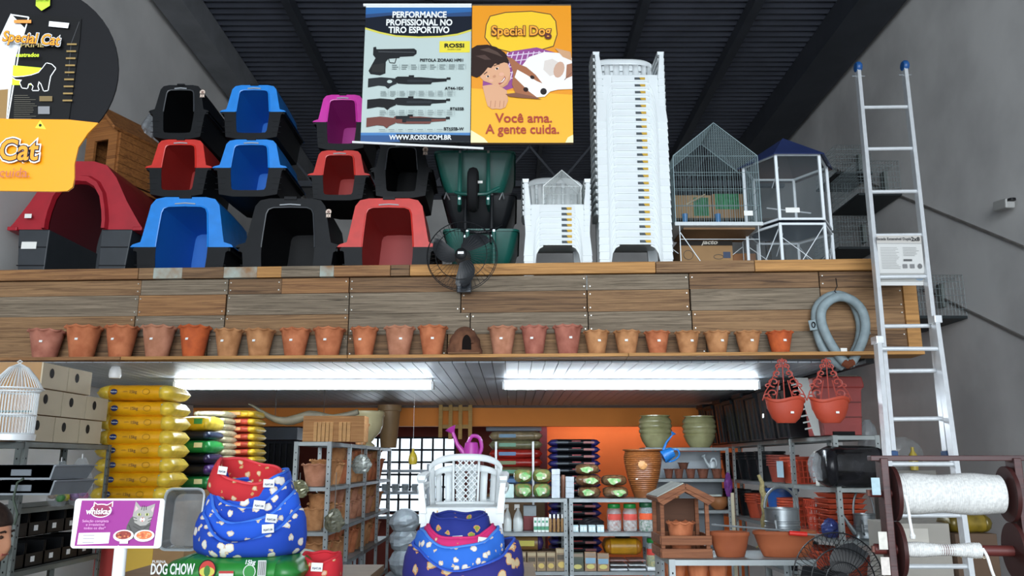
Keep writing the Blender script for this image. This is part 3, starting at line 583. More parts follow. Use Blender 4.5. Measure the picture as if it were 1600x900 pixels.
# ------------------------------------------------------------------ plastic armchairs
def mk_chair(name,lab,loc,lattice=False,grp=None):
    t=thing(name,lab,'chair',loc,0,grp)
    for s_ in (-1,1):
        b=MB(); pts=[(s_*x,z) for x,z in [(-.285,0),(-.205,0),(-.19,.2),(-.175,.29),(-.15,.335),(-.12,.35),(-.12,.42),(-.235,.42),(-.25,.40)]]
        b.prism(pts,.03); b.v=[(x,y-(.42-z)*.09,z) for x,y,z in b.v]; o=b.build('leg',wplast,t,bev=.004); o.location.y=-.25
        b=MB(); b.loft([[(s_*x,y,z) for x,y in ((.19,.2),(.25,.2),(.25,.27),(.19,.25))] for z in (0,)]+[[(s_*x,y,.42) for x,y in ((.16,.14),(.24,.14),(.24,.2),(.16,.18))]]); b.build('leg',wplast,t)
        b=MB(); rg=[]                     # arm: post rising from the seat front, then back
        for x,y,z,wx,wy in ((.243,-.245,.38,.045,.06),(.252,-.24,.50,.036,.055),(.262,-.23,.60,.034,.05)): rg.append([(s_*(x+i*wx),y+j*wy,z) for i,j in ((-.5,-.5),(.5,-.5),(.5,.5),(-.5,.5))])
        for x,y,z,wx,wz in ((.264,-.21,.635,.055,.03),(.27,-.08,.65,.06,.022),(.27,.08,.66,.055,.022),(.262,.2,.67,.04,.022)): rg.append([(s_*(x+i*wx),y,z+j*wz) for i,j in ((-.5,-.5),(.5,-.5),(.5,.5),(-.5,.5))])
        b.loft(rg); b.build('armrest',wplast,t,smooth=True)
    b=MB(); b.prism([(-.15,.35),(-.13,.362),(.13,.362),(.15,.35),(.15,.40),(.14,.424),(-.14,.424),(-.15,.40)],.02); b.v=[(x,y-(.42-z)*.20,z) for x,y,z in b.v]; o=b.build('seat_apron',wplast,t,bev=.004); o.location.y=-.252
    b=MB(); n=8; rg=[]
    for i in range(n+1):
        y=-.25+.46*i/n; hw=.235-.03*i/n; rg.append([(hw*(j/4-1),y,.425-.022*math.sin(PI*i/n)*(1-(j/4-1)**2)) for j in range(9)])
    b.loft(rg,False,False); o=b.build('seat',wplast,t,smooth=True); sm=o.modifiers.new('s','SOLIDIFY'); sm.thickness=.006
    # backrest: arched frame and uprights
    def bp(u,v):                        # u -1..1 across, v 0..1 up
        hw=.235+.02*v; return (hw*math.sin(u*1.25)/math.sin(1.25), .19+.06*v-.10*(abs(u)**2.2), .42+(.40-.10*abs(u)**2.6)*v)
    def strip(u0,u1,v0,v1,nu,nv,nm='back_panel'):
        b=MB(); b.loft([[bp(u0+(u1-u0)*i/nu,v0+(v1-v0)*j/nv) for i in range(nu+1)] for j in range(nv+1)],False,False); o=b.build(nm,wplast,t,smooth=True,fix=True); q=o.modifiers.new('s','SOLIDIFY'); q.thickness=.008; return o
    strip(-1,1,.86,1,18,3,'back_top_rail'); strip(-1,-.78,0,.86,3,8,'back_side'); strip(.78,1,0,.86,3,8,'back_side')
    if not lattice:
        strip(-.78,.78,0,.2,12,2,'back_lower_rail')
        for k in range(6):
            u=-.66+.264*k; strip(u-.085,u+.085,.2,.86,2,5,'back_slat')
        b=MB(); b.poly([(x,-.2545-(.42-z)*.2,z) for x,z in ((.035,.376),(.12,.376),(.12,.398),(.035,.398))]); b.build('grey_label',mat('4d5457',.5),t)
        b=MB(); b.poly([(x,-.2552-(.42-z)*.2,z) for x,z in ((.085,.376),(.12,.376),(.12,.398),(.075,.398))]); b.build('yellow_label',mat('c9a23c',.5),t)
    else:
        strip(-.78,.78,0,.06,12,2,'back_lower_rail'); strip(-.30,-.25,.06,.86,1,8,'panel_edge'); strip(.25,.30,.06,.86,1,8,'panel_edge')
        for sg in (-1,1):
            for k in range(-5,7):
                b=MB(); pts=[]
                for q in range(13):
                    v=.06+.8*q/12; u=(sg*(v-.46)*1.05+k*.125)
                    if -.27<=u<=.27: x,y,z=bp(u,v); pts.append((x,y-.004,z))
                if len(pts)>1: b.tube(pts,.008,4,flat=.6); b.build('lattice_strip',wplast,t)
    return t
Yc=6.12
p_t=M(983,121,Yc); p_b=M(985,377,Yc); zb_=ZL; dz=(p_t.z-p_b.z)/23
ch=mk_chair('plastic_armchair','white plastic armchair, topmost of the tall stack of chairs',(M(984,300,Yc+.25).x,Yc+.25,zb_+23*dz),grp='white armchairs in the tall stack')
for i in range(23):
    dup(ch,(ch.location.x,ch.location.y,zb_+(22-i)*dz),0,'white plastic armchair, %s from the top of the tall stack'%OR[i+1] if i<22 else 'white plastic armchair at the very bottom of the tall stack')
xs_=M(868,300,Yc+.25).x; p2=M(868,328,Yc)
for i in range(7):
    dup(ch,(xs_,Yc+.27,zb_+(6-i)*.045),0,('white plastic armchair, %s from the top of the low stack'%OR[i]) if i else 'white plastic armchair topping the low stack under a small wire house','white armchairs in the low stack',sc=(.93,1,1))
# ------------------------------------------------------------------ wire cages
wire=mat('a9b4b6',.35,.5)
def wires(b,o,u,v,nu,nv,r=.0016):        # bars filling a parallelogram o + a*u + b*v
    o,u,v=Vector(o),Vector(u),Vector(v)
    for i in range(nu+1): b.bar(o+u*i/nu,o+u*i/nu+v,r,3)
    for j in range(nv+1): b.bar(o+v*j/nv,o+v*j/nv+u,r*1.6,3)
def gable_cage(name,lab,x0,y0,x1,y1,Y,d,wall,n,base='c9cfd0',cat='bird cage',wm=None,hor=3,loc=None,w_=None,h=None,rz=0,r=.0016):
    wm=wm or wire
    if loc is None: loc,w_,h=F(x0,y0,x1,y1,Y)
    t=thing(name,lab,cat,loc,rz); hw=w_/2; zz=h*wall
    for nm,args in (('front_wires',((-hw,0,0),(w_,0,0),(0,0,zz),n,hor)),('back_wires',((-hw,d,0),(w_,0,0),(0,0,zz),n//2,hor)),('side_wires',((-hw,0,0),(0,d,0),(0,0,zz),n//2,hor)),('side_wires',((hw,0,0),(0,d,0),(0,0,zz),n//2,hor))):
        b=MB(); wires(b,*args,r=r); tag(b.build(nm,wm,t),None,None,kind='stuff')
    for s_ in (-1,1):
        b=MB(); wires(b,(s_*hw,0,zz),(0,d,0),(-s_*hw,0,h-zz),n//2,1,r=r); tag(b.build('roof_wires',wm,t),None,None,kind='stuff')
    b=MB()
    for y in (0,d):
        for i in range(n): 
            x=-hw+w_*i/n; b.bar((x,y,zz),(x,y,zz+(h-zz)*(1-abs(x)/hw)),r,3)
    tag(b.build('gable_wires',wm,t),None,None,kind='stuff')
    b=MB()
    for y in (0,d): b.tube([(-hw,y,zz),(0,y,h),(hw,y,zz)],.005,4)
    for s_ in (-1,1):
        for y in (0,d): b.bar((s_*hw,y,0),(s_*hw,y,zz),.004,4)
    b.bar((0,0,h),(0,d,h),.004,4); b.build('frame',wm,t)
    MB().box(-hw-.01,hw+.01,-.01,d+.01,-.03,0).build('base_tray',mat(base,.5),t,bev=.003)
    return t
cg=gable_cage('bird_cage','tall blue grey wire bird cage with gabled roof, right of the chair stacks',1056,192,1190,347,6.2,.45,.66,36,wm=mat('86999c',.35,.5),hor=4)
for x,y in ((1078,300),(1172,318)): pass
hw=cg.location
MB().bar((-.22,.1,.18),(.0,.4,.36),.008,6).build('perch',mat('b9a98a',.7),cg)
for x in (-.26,.0): MB().lathe([(.02,0),(.026,.07),(.0,.07)],10,(x,.02,.0)).build('seed_cup',mat('2a5f8a',.3),cg)
MB().box(.2,.27,-.012,-.008,.05,.09).build('price_tag',paper,cg)
b=MB(); w2=.31; zz=cg.location.z-ZL
for x in (-w2,w2): b.bar((x,0,-.03),(x,0,-zz),.004,4); b.bar((x,.45,-.03),(x,.45,-zz),.004,4)
b.bar((-w2,0,-.08),(0,0,-zz),.004,4); b.bar((-w2,.45,-.08),(w2,.45,-zz),.004,4); b.bar((w2,.45,-.08),(-w2,.45,-zz),.004,4); b.bar((-w2,0,-.14),(w2,0,-.14),.003,4)
tag(b.build('wire_stand',mat('b9c0c2',.35,.5),cg),None,None,kind='stuff')
MB().box(-.27,.3,.05,.44,-.045,-.03).build('underside_board',mat('8b6a48',.7,0,'noise',5,.2),cg)
def carton(x0,y0,x1,y1,Y,d,m,lab,cat='box',grp=None,rz=0,base=None,name='cardboard_box',tape=True):
    loc,w_,h=F(x0,y0,x1,y1,Y)
    if base is not None: h=loc.z+h-base; loc.z=base
    t=thing(name,lab,cat,loc,rz,grp); MB().box(-w_/2,w_/2,0,d,0,h).build('carton',m,t,bev=.003)
    if tape: MB().box(-.02,.02,-.002,d,h-.0005,h+.001).build('tape',mat('b08d5a',.3),t)
    t['_']=0; return t,w_,h
t,w_,h=carton(1063,374,1146,413,6.6,.4,card,'cardboard box with dark printed band, on the loft under the bird cage',base=ZL)
MB().box(-w_/2-.001,w_/2+.001,-.003,.0,h*.9,h).build('dark_print',mat('2a2622',.6),t)
text('jacto',.05,mat('d9d2c4',.6),t,(0.03,-.005,h*.95),bold=.03,shear=.3,sx=1.3)
b=MB(); b.tube([(-.15+.04*math.cos(q),-.002,h*.75+.04*math.sin(q)) for q in [i*.52 for i in range(12)]],.003,4,True); b.tube([(.1+.04*math.cos(q),-.002,h*.72+.02*math.sin(q)) for q in [i*.52 for i in range(12)]],.003,4,True); b.build('printed_rings',mat('4a4238',.6),t)
MB().box(.14,.2,-.003,0,h*.7,h*.8).build('blue_print',mat('36435e',.6),t)
carton(1146,396,1182,413,6.7,.3,mat('9a6a45',.8,0,'noise',4,.2),'small brown carton right of the dark banded box on the loft',base=ZL)
sh=tag(MB().box(-.6,.6,0,.5,-.02,0).build('loft_shelf',mat('4a4038',.8,0,'wood',8,.3)),'dark wooden shelf behind the bird cage carrying cartons','shelf'); sh.location=(P(1125,343,7.15).x,7.1,P(1125,343,7.15).z)
sb=sh.location.z
for x in (-.55,.55): 
    for y in (.05,.45): MB().box(x-.02,x+.02,y-.02,y+.02,ZL-sb,-.02).build('shelf_leg',mat('4a4038',.8),sh)
t,w_,h=carton(1056,305,1113,342,7.15,.35,mat('a98a62',.8,0,'noise',5,.2),'tan carton with a green print seen through the bird cage',base=sb); MB().box(.0,w_*.42,-.003,0,h*.15,h*.9).build('green_print',mat('2f7a4e',.6,0,'noise',30,.5),t)
t,w_,h=carton(1114,303,1163,342,7.15,.35,mat('a07e58',.8,0,'noise',5,.2),'brown carton with bright green band behind the bird cage',base=sb); MB().box(-w_*.4,w_*.35,-.003,0,h*.4,h).build('green_print',mat('2c8a52',.6,0,'noise',30,.4),t)
# small wire house on the low stack
gable_cage('wire_house','tiny white wire house cage standing on the low stack of chairs',849,266,908,322,6.3,.2,.55,24,base='2f7d4a',wm=mat('d6dcdb',.4,.2),hor=1)
# ------------------------------------------------------------------ hexagonal glass aviaries
def hexcage(name,lab,x0,x1,ytop,ybot,Y,roof,base=None,braces=False):
    loc,w_,h=F(x0,ytop,x1,ybot,Y); Rr=w_/2; loc.y=Y+Rr*.87
    if base is not None: h=loc.z+h-base; loc.z=base
    t=thing(name,lab,'aviary',loc); hx=[(Rr*math.cos(PI/3*i),Rr*math.sin(PI/3*i)) for i in range(6)]; wb=mat('dfe6ea',.35)
    for x,y in hx: MB().obox((x,y,h/2),(.022,.022,h)).build('corner_post',wb,t,bev=.002)
    for i in range(6):
        (x,y),(u,v)=hx[i],hx[(i+1)%6]
        for z in (.01,h-.01): MB().bar((x,y,z),(u,v,z),.012,4).build('edge_rail',wb,t)
        b=MB(); b.poly([(x*.985,y*.985,.01),(u*.985,v*.985,.01),(u*.985,v*.985,h-.01),(x*.985,y*.985,h-.01)]); b.build('glass_panel',mat('7f8c92',.08,0,alpha=.13),t)
        if braces and i in (3,4,5,0): 
            b=MB(); b.bar((x,y,0.02),(u,v,h-.02),.004,4); b.bar((x,y,h*.8),(u,v,h*.3),.003,4); b.build('brace_wire',wb,t)
    b=MB(); b.poly([(x,y,.004) for x,y in hx]); b.poly([(x,y,-.008) for x,y in hx]); b.build('floor_panel',mat('27304a',.4),t)
    if roof:
        rm=mat('2a3868',.35,0,'noise',5,.2); k=1.16; ap=(0,0,h+Rr*.72)
        for i in range(6):
            (x,y),(u,v)=hx[i],hx[(i+1)%6]; b=MB(); b.poly([(x*k,y*k,h-.02),(u*k,v*k,h-.02),ap]); o=b.build('roof_panel',rm if i in(4,3,5) else mat('5a4a48',.6),t); q=o.modifiers.new('s','SOLIDIFY'); q.thickness=.006
    b=MB(); b.bar((-Rr*.5,0,h*.35),(Rr*.6,.05,h*.3),.006,5); b.bar((-.15,-.1,h*.6),(-.05,0,h),.003,4); b.build('perch',mat('c9ced2',.5),t)
    MB().obox((-Rr*.2,-Rr*.87-.006,.08),(.11,.003,.04)).build('price_tag',paper,t)
    return t
hexcage('hexagonal_aviary','upper white framed hexagonal glass aviary with navy roof, stacked on another',1184,1322,240,344,6.15,True)
hexcage('hexagonal_aviary','lower hexagonal glass aviary with crossed wires, standing on the loft rail end',1188,1328,348,412,6.17,False,base=ZL,braces=True)
# cages fixed to the right wall
def wallcage(lab,px,py,Y,w_,h,d,lbl=None):
    p=onR(px,py,XR-.02); p=Vector((XR-.02-d,p.y,p.z)); t=thing('wall_cage',lab,'bird cage',p)
    wm=mat('7a8688',.5,.3)
    b=MB(); wires(b,(0,-w_/2,0),(0,w_,0),(0,0,h),22,6,.0016); wires(b,(0,-w_/2,0),(d,0,0),(0,0,h),14,6,.0016); wires(b,(0,w_/2,0),(d,0,0),(0,0,h),14,6,.0016); wires(b,(0,-w_/2,h),(d,0,0),(0,w_,0),14,6,.0016); tag(b.build('wire_panels',wm,t),None,None,kind='stuff')
    MB().box(-.01,d,-w_/2-.01,w_/2+.01,-.03,0).build('tray',mat('2b3032',.5),t,bev=.004)
    MB().box(d-.02,d+.02,-.05,.05,h*.4,h).build('wall_hook',steeldk,t)
    return t
wallcage('dark wire cage low on the right wall, right of the ladder rails',1475,505,7,.9,.42,.5)
wallcage('dark wire cage on the right wall glimpsed between the ladder rails, near the top',1385,318,7,.8,.4,.5)
wallcage('dark wire cage on the right wall between glass aviary and ladder, highest one',1345,283,7,.7,.36,.45)
wallcage('dark wire cage on the right wall just above the loft rail end',1352,398,7,.8,.4,.5)
# wall camera
p=onR(1584,320,XR-.0); t=thing('security_camera','small white camera on the right wall at the frame edge','camera',p)
MB().obox((-.09,0,0),(.09,.2,.09),(R(8),0,0)).build('camera_body',mat('a9a9a6',.5),t,bev=.012); MB().lathe([(.034,0),(.034,.02),(0,.02)],14).build('lens',black,t).location=(-.09,-.12,.0)
MB().tube([(0,.02,.03),(-.05,.02,.03),(-.09,.02,.02)],.012,8).build('mount_arm',mat('8e8e8b',.5),t)
# ================================================================== ON AND UNDER THE LEDGE
def potmesh(r=.5,h=.88,lobes=9,taper=.62,wav=.035):
    prof=[(r*taper*.96,0),(r*taper,.02),(r*.72,h*.35),(r*.84,h*.7),(r*.90,h*.90),(r*.91,h*.93),(r*.99,h*.95),(r*1.0,h*.985),(r*.97,h),(r*.90,h*.96),(r*.85,h*.8),(r*.6,h*.1)]
    def wv(i,a):
        if 5<=i<=8: q=abs(math.sin(lobes*a/2)); return (.035*q-.01 ,-wav*1.5*q+wav*.9)
        return (0,0)
    return MB().lathe(prof,54,wave=wv)
PM=potmesh().mesh('pot',terra,True)
tones={'r':('b87a66','9c5e4c','dusty rose'),'o':('c47850','a85e3a','orange'),'b':('c8602e','a84c24','bright orange'),'p':('c0866a','a46c50','pale'),'t':('c08a5c','a26e44','tan'),'m':('b3705e','965646','brick pink')}
def tmat(k): return mat(tones[k][0],.85,0,'noise',3,.0,tones[k][1],.1)
pots=[(43,515,97,'r'),(100,509,155,'o'),(162,509,213,'o'),(219,509,272,'p'),(277,509,327,'b'),(333,514,378,'t'),(381,514,428,'t'),(436,513,484,'o'),(488,512,538,'o'),(547,511,590,'o'),(599,510,648,'p'),(652,509,699,'o'),(762,510,808,'p'),(813,509,857,'m'),(864,508,911,'m'),(912,516,953,'t'),(959,516,1001,'t'),(1007,517,1048,'o'),(1055,517,1095,'t'),(1101,517,1142,'t'),(1149,517,1191,'t'),(1199,517,1241,'b')]
pz=LZ+.012
for i,(x0,y0,x1,k) in enumerate(pots):
    Yp=M((x0+x1)/2,540,5.98).y; loc,w_,h=F(x0,y0,x1,553,Yp); loc.z=pz; h=P((x0+x1)/2,y0,Yp-.06).z-pz
    side='%s on the ledge from the left'%OR[i] if i<12 else '%s to the right of the clay nest'%OR[i-12]
    t=thing('terracotta_pot','%s terracotta pot with wavy rim, %s'%(tones[k][2],side),'pot',loc,random.uniform(0,6),'terracotta pots on the plank ledge')
    part('pot_body',PM,t,sc=(w_,w_,h/.88),m=tmat(k))
    a=random.uniform(-.25,.25); rz=t.rotation_euler.z
    o=part('price_sticker',STK,t) if i else None
    if not i: STK=MB().box(-.011,.011,-.0015,0,-.008,.008).mesh('s',paper); o=part('price_sticker',STK,t)
    rr=w_*.425; q=-PI/2-rz+a; o.location=(rr*math.cos(q),rr*math.sin(q),h*.56); o.rotation_euler=(R(-11),0,q+PI/2)
# ovenbird style clay nest
loc,w_,h=F(699,508,753,553,M(726,530,5.95).y); loc.z=pz
t=thing('clay_nest','dark clay oven bird nest on the ledge among the pots','nest',loc)
b=MB(); r_=w_/2; rg=[]
n=20
for i in range(12):
    f=i/11*PI/2; rg.append([(r_*math.cos(f)*math.cos(2*PI*j/n)*(1+.05*math.sin(5*j+i*2)),r_*math.cos(f)*math.sin(2*PI*j/n)*.9*(1+.05*math.cos(4*j+i)),h*math.sin(f)*.98+.006) for j in range(n)])
b.loft(rg); cb=mat('7a5038',.95,0,'noise',9,.0,'50301f',.5); b.build('dome',cb,t,smooth=True)
b=MB(); b.prism(ellipse(.02,h*.36,r_*.26,h*.28,16,0,PI)+[(.02-r_*.26,.03),(.02+r_*.26,.03)],.01); o=b.build('entrance_hole',mat('120b08',.95),t); o.location.y=-r_*.9
b=MB(); b.tube([(.02+r_*.34*math.cos(a),-r_*.88,h*.36+h*.33*math.sin(a)) for a in [PI*i/12 for i in range(13)]]+[(.02-r_*.36,-r_*.88,.02)],.012,6); b.build('entrance_lip',cb,t,smooth=True)
MB().box(-r_*.9,r_*.9,-r_*.9,r_*.8,0,.012).build('base_slab',mat('6b4a32',.9),t)
# horse collar on a nail
Yk=M(1315,500,5.98).y
t=thing('horse_collar','blue grey padded horse collar hanging on the planks at the right','horse collar',P(1315,575,Yk)); o_=t.location
def q(px,py,dy=0): v=P(px,py,Yk+dy)-o_; return (v.x,v.y,v.z)
lp=[(1322,568),(1305,548),(1290,522),(1283,500),(1285,482),(1297,469),(1313,464),(1331,469),(1346,484),(1352,505),(1350,525),(1341,548),(1328,570)]
cm=mat('8b9ba0',.6,0,'noise',18,.2)
def smooth_pts(l,k=3):
    out=[]
    for i in range(len(l)-1):
        p0,p1,p2,p3=[Vector(l[max(0,min(len(l)-1,i+j))]) for j in (-1,0,1,2)]
        for s_ in range(k):
            u=s_/k; out.append(.5*((2*p1)+(-p0+p2)*u+(2*p0-5*p1+4*p2-p3)*u*u+(-p0+3*p1-3*p2+p3)*u**3))
    return out+[Vector(l[-1])]
b=MB(); b.tube(smooth_pts([q(x,y,-.02) for x,y in lp]),.034,10); b.build('front_pad',cm,t,smooth=True)
lp2=[(1318,573),(1296,558),(1282,535),(1275,505),(1276,482),(1290,466),(1310,461),(1330,470),(1340,488),(1345,510),(1342,535),(1332,556),(1324,572)]
b=MB(); b.tube(smooth_pts([q(x,y,.05) for x,y in lp2]),.034,10); b.build('rear_pad',cm,t,smooth=True)
for (x,y) in ((1270,508),(1353,515)):
    v=q(x,y,-.0); MB().obox(v,(.055,.01,.075),(0,R(-8),0)).build('side_flap',cm,t,bev=.004); b=MB(); b.tube([(v[0]+.012*math.cos(a),v[1]-.015,v[2]+.02*math.sin(a)) for a in [i*.6 for i in range(10)]],.004,5,True); b.build('flap_ring',black,t)
b=MB(); b.tube([q(1318,566,-.03),q(1324,570,-.04),q(1332,566,-.03)],.03,8); b.build('leather_tie',mat('7a3f22',.8,0,'noise',20,.3),t,smooth=True)
b=MB(); b.tube([q(1306,435,.03),q(1308,447,-.02),q(1304,455,-.02),q(1312,462,-.04),q(1320,470,-.0)],.004,5); b.build('hanging_wire',black,t)
MB().box(-.02,.025,-.062,-.058,.11,.135).build('price_tag',paper,t)
# wall planters with scrollwork
def planter(x0,x1,lab):
    xm=(x0+x1)/2; Yp=M(xm,600,5.80).y; loc,w_,h=F(x0,622,x1,661,Yp)
    t=thing('wall_planter',lab,'planter',loc); pm=mat('b4432a',.6,0,'noise',8,.15); n=16
    def half(r,z,f=0): return [(r*math.cos(PI+PI*i/n),.62*r*math.sin(PI+PI*i/n),z+f*.012*math.cos(3*PI*i/n)) for i in range(n+1)]
    W2=w_/2; b=MB(); b.loft([half(W2*.45,0),half(W2*.7,h*.2),half(W2*.88,h*.55),half(W2*.93,h*.85,1),half(W2*1.0,h*.88,1),half(W2*1.02,h*.95,1),half(W2*1.0,h*.99,1),half(W2*.92,h*.98,1),half(W2*.85,h*.5),half(W2*.4,.02)],False,False); b.build('half_bowl',pm,t,smooth=True)
    b=MB(); b.prism([(W2*.45,0),(W2*.88,h*.55),(W2*.95,h*.93),(-W2*.95,h*.93),(-W2*.88,h*.55),(-W2*.45,0)],.008); b.build('back_plate',pm,t)
    MB().obox((.02,-.62*W2*.93,h*.4),(.022,.004,.014)).build('price_sticker',paper,t)
    sc=mat('a5453a',.55); H=P(xm,556,Yp).z-P(xm,622,Yp).z; z0=h*.9
    def spiral(cx,cz,r,a0,turn,s_,k=22):
        return [(s_*1.28*(cx+r*(1-.8*i/k)*math.cos(a0+turn*i/k)),.0,z0+cz+r*(1-.8*i/k)*math.sin(a0+turn*i/k)) for i in range(k+1)]
    for s_ in (-1,1):
        for cx,cz,r,a0,tn in ((.065,.05,.032,-1.2,6.5),(.105,.025,.022,2.6,-6),(.055,.125,.034,-1.6,7),(.095,.1,.018,3.4,-6),(.034,.185,.024,-1.6,7),(.02,.235,.02,-1.0,6.5),(.012,.27,.014,-.8,5)):
            b=MB(); b.tube(spiral(cx*w_/.3,cz*H/.29,r,a0,tn,s_),.005,5); b.build('scroll',sc,t,smooth=True)
        b=MB(); b.tube([(s_*x*1.2*w_/.28,0,z0+z*H/.29) for x,z in ((.13,.0),(.11,.06),(.085,.1),(.06,.16),(.03,.22),(.0,.29))],.004,5); b.build('outer_curve',sc,t,smooth=True)
    b=MB(); b.bar((0,0,z0),(0,0,z0+H),.0042,5); b.bar((-.06,0,z0),(-.03,0,z0+.14),.004,5); b.bar((.06,0,z0),(.03,0,z0+.14),.004,5); b.build('stem_rods',sc,t)
    return t
planter(1197,1260,'left red wall planter with scroll back, hung from the ledge, right light behind it')
planter(1267,1330,'right red wall planter with scroll back, hanging under the horse collar')
# ================================================================== LADDER
t=thing('extension_ladder','aluminium extension ladder leaning at the right, printed sheet tied on it','ladder',P(1440,1100,4.4)); o_=t.location
def lr(px,py,Y): return P(px,py,Y)-o_
def rail(a,c,wx,wy,nm='fly_rail'):
    b=MB(); d=(c-a).normalized(); s1=Vector((1,0,0)); s2=d.cross(s1).normalized()
    b.loft([[p+s1*i*wx/2+s2*j*wy/2 for i,j in ((-1,-1),(1,-1),(1,1),(-1,1))] for p in (a,c)]); return b.build(nm,alu,t,bev=.002)
def YL(py): return 1/(1/6.02+(1/5.1-1/6.02)*(py-105)/(705-105))
A1,A2=lr(1340,108,YL(108)),lr(1394,706,YL(706)); B1,B2=lr(1413,106,YL(106)),lr(1479,706,YL(706))
rail(A1,A2,.028,.06); rail(B1,B2,.028,.06)
for py in (168,233,300,368,433,510,580,655):
    u=(py-108)/598; a=A1.lerp(A2,0); 
    def at(p1,p2,py):
        lo,hi=0,1
        for _ in range(30):
            m_=(lo+hi)/2; q_=p1.lerp(p2,m_)+o_; d=q_-Vector((0,0,EYE)); yy=450-FPX*((-d.y*math.sin(PITCH)+d.z*math.cos(PITCH))/(d.y*math.cos(PITCH)+d.z*math.sin(PITCH)))
            if yy<py: lo=m_
            else: hi=m_
        return p1.lerp(p2,lo)
    b=MB(); b.tube([at(A1,A2,py),at(B1,B2,py-1)],.014,8); b.build('rung',alu,t,smooth=True)
for p in (A1,B1):
    b=MB(); b.lathe([(.0,-.025),(.035,-.022),(.045,-.01),(.045,.01),(.035,.022),(0,.025)],18); o=b.build('wheel_cap',mat('1d4f8a',.4),t,smooth=True); o.rotation_euler=(0,PI/2,0); o.location=p+Vector((.0,-.01,.01))
    b=MB(); b.bar(p+Vector((-.05,0,-.06)),p+Vector((.05,0,-.06)),.005,6); b.build('axle_pin',chrome,t)
def YB2(py): return YL(py)-.09
C1,C2=lr(1371,532,YB2(532)),lr(1402,905,YB2(905)); D1,D2=lr(1461,500,YB2(500)),lr(1516,905,YB2(905))
C2=C1+(C2-C1)*2.0; D2=D1+(D2-D1)*1.93
rail(C1,C2,.03,.065,'base_rail'); rail(D1,D2,.03,.065,'base_rail')
for py in (545,725,805,885,960):
    b=MB(); b.tube([at(C1,C2,py),at(D1,D2,py)],.014,8); b.build('rung',alu,t,smooth=True)
for p,q_ in ((A2,'x'),(B2,'x')): MB().obox(p+Vector((0,0,-.01)),(.04,.07,.03)).build('rail_shoe',mat('1f4470',.5),t,bev=.003)
for p in (C1,D1): MB().obox(p,(.05,.09,.05)).build('bracket',alu,t,bev=.004)
# instruction sheet tied to the ladder
a=lr(1369,368,YL(400)-.05); c=lr(1447,446,YL(400)-.05)
b=MB(); z1,z0=a.z,c.z; sht=thing('instruction_sheet','printed grey paper sheet tied across the ladder rails','sheet',o_+Vector(((a.x+c.x)/2,a.y,z0))); hw=(c.x-a.x)/2; hh=z1-z0
MB().box(-hw,hw,0,.003,0,hh).build('sheet',mat('c9c9c6',.35),sht)
A=Art(lambda u:(u/100-.5)*hw*2,lambda v:(1-v/100)*hh); A.r(0,16,100,17,'8a8a88'); A.r(0,0,100,15,'b8b4ae')
for i in range(14): A.r(6,24+i*3.2,6+random.uniform(30,42),25.2+i*3.2,'a2a2a0')
for i in range(6): A.r(56,24+i*3.2,56+random.uniform(25,38),25.2+i*3.2,'a2a2a0')
A.r(55,48,74,52,'555555'); A.r(52,58,62,66,'777777'); A.r(68,58,78,66,'777777'); A.e(90,62,5,5,'666666'); A.r(0,76,100,92,'9a9a96'); A.r(58,80,78,86,'5c6a70'); A.e(86,86,9,5,'7a8a9a'); A.done(sht)
text('Escada Extensível Dupla',.027,mat('33353a',.5),sht,(-hw*.25,-.008,hh*.925),bold=.02,sx=.92); text('2x8',.04,mat('22252a',.5),sht,(hw*.72,-.008,hh*.92),bold=.02)
# ================================================================== UNDER THE LOFT
def rack(name,lab,x0,x1,y0,y1,zs,ztop,ys_posts,m=None,side=1,holes=True,xs_posts=None):
    m=m or steel; t=thing(name,lab,'rack',((x0+x1)/2,(y0+y1)/2,0)); cx,cy=t.location.x,t.location.y
    for X in (xs_posts or (x0,x1)):
        for Y_ in ys_posts:
            s_=1 if X<cx+1e-6 else -1; s2=1 if Y_<cy else -1; b=MB(); b.box(*sorted((X-cx,X-cx+s_*.035)),Y_-cy-.0015,Y_-cy+.0015,0,ztop); b.box(X-cx-.0015,X-cx+.0015,*sorted((Y_-cy,Y_-cy+s2*.035)),0,ztop); o=b.build('post',m,t)
            if holes:
                b=MB(); K=int((ztop-.6)/.06)
                for k in range(K):
                    z=.62+.06*k; xx=X-cx+s_*.018; b.poly([(xx+.005*math.cos(q*PI/3),Y_-cy-.0025,z+.007*math.sin(q*PI/3)) for q in range(6)])
                    yy=Y_-cy+s2*.018; sx_=.003 if X>cx else (.003 if side>0 else -.003); b.poly([(X-cx+sx_,yy+.005*math.cos(q*PI/3),z+.007*math.sin(q*PI/3)) for q in range(6)])
                tag(b.build('bolt_holes',dark,o),None,None,kind='stuff')
    for z in zs:
        ysg=sorted(set(ys_posts)) if len(set(ys_posts))>2 else [y0,y1]
        for a,c in zip(ysg[:-1],ysg[1:]):
            b=MB(); X0,X1=x0-cx+.003,x1-cx-.003; Y0,Y1=a-cy+.003,c-cy-.003
            b.box(X0,X1,Y0,Y1,z-.003,z); b.box(X0,X1,Y0,Y0+.002,z-.035,z); b.box(X0,X1,Y1-.002,Y1,z-.035,z); b.box(X0,X0+.002,Y0,Y1,z-.035,z); b.box(X1-.002,X1,Y0,Y1,z-.035,z)
            b.build('shelf_board',m,t)
    return t
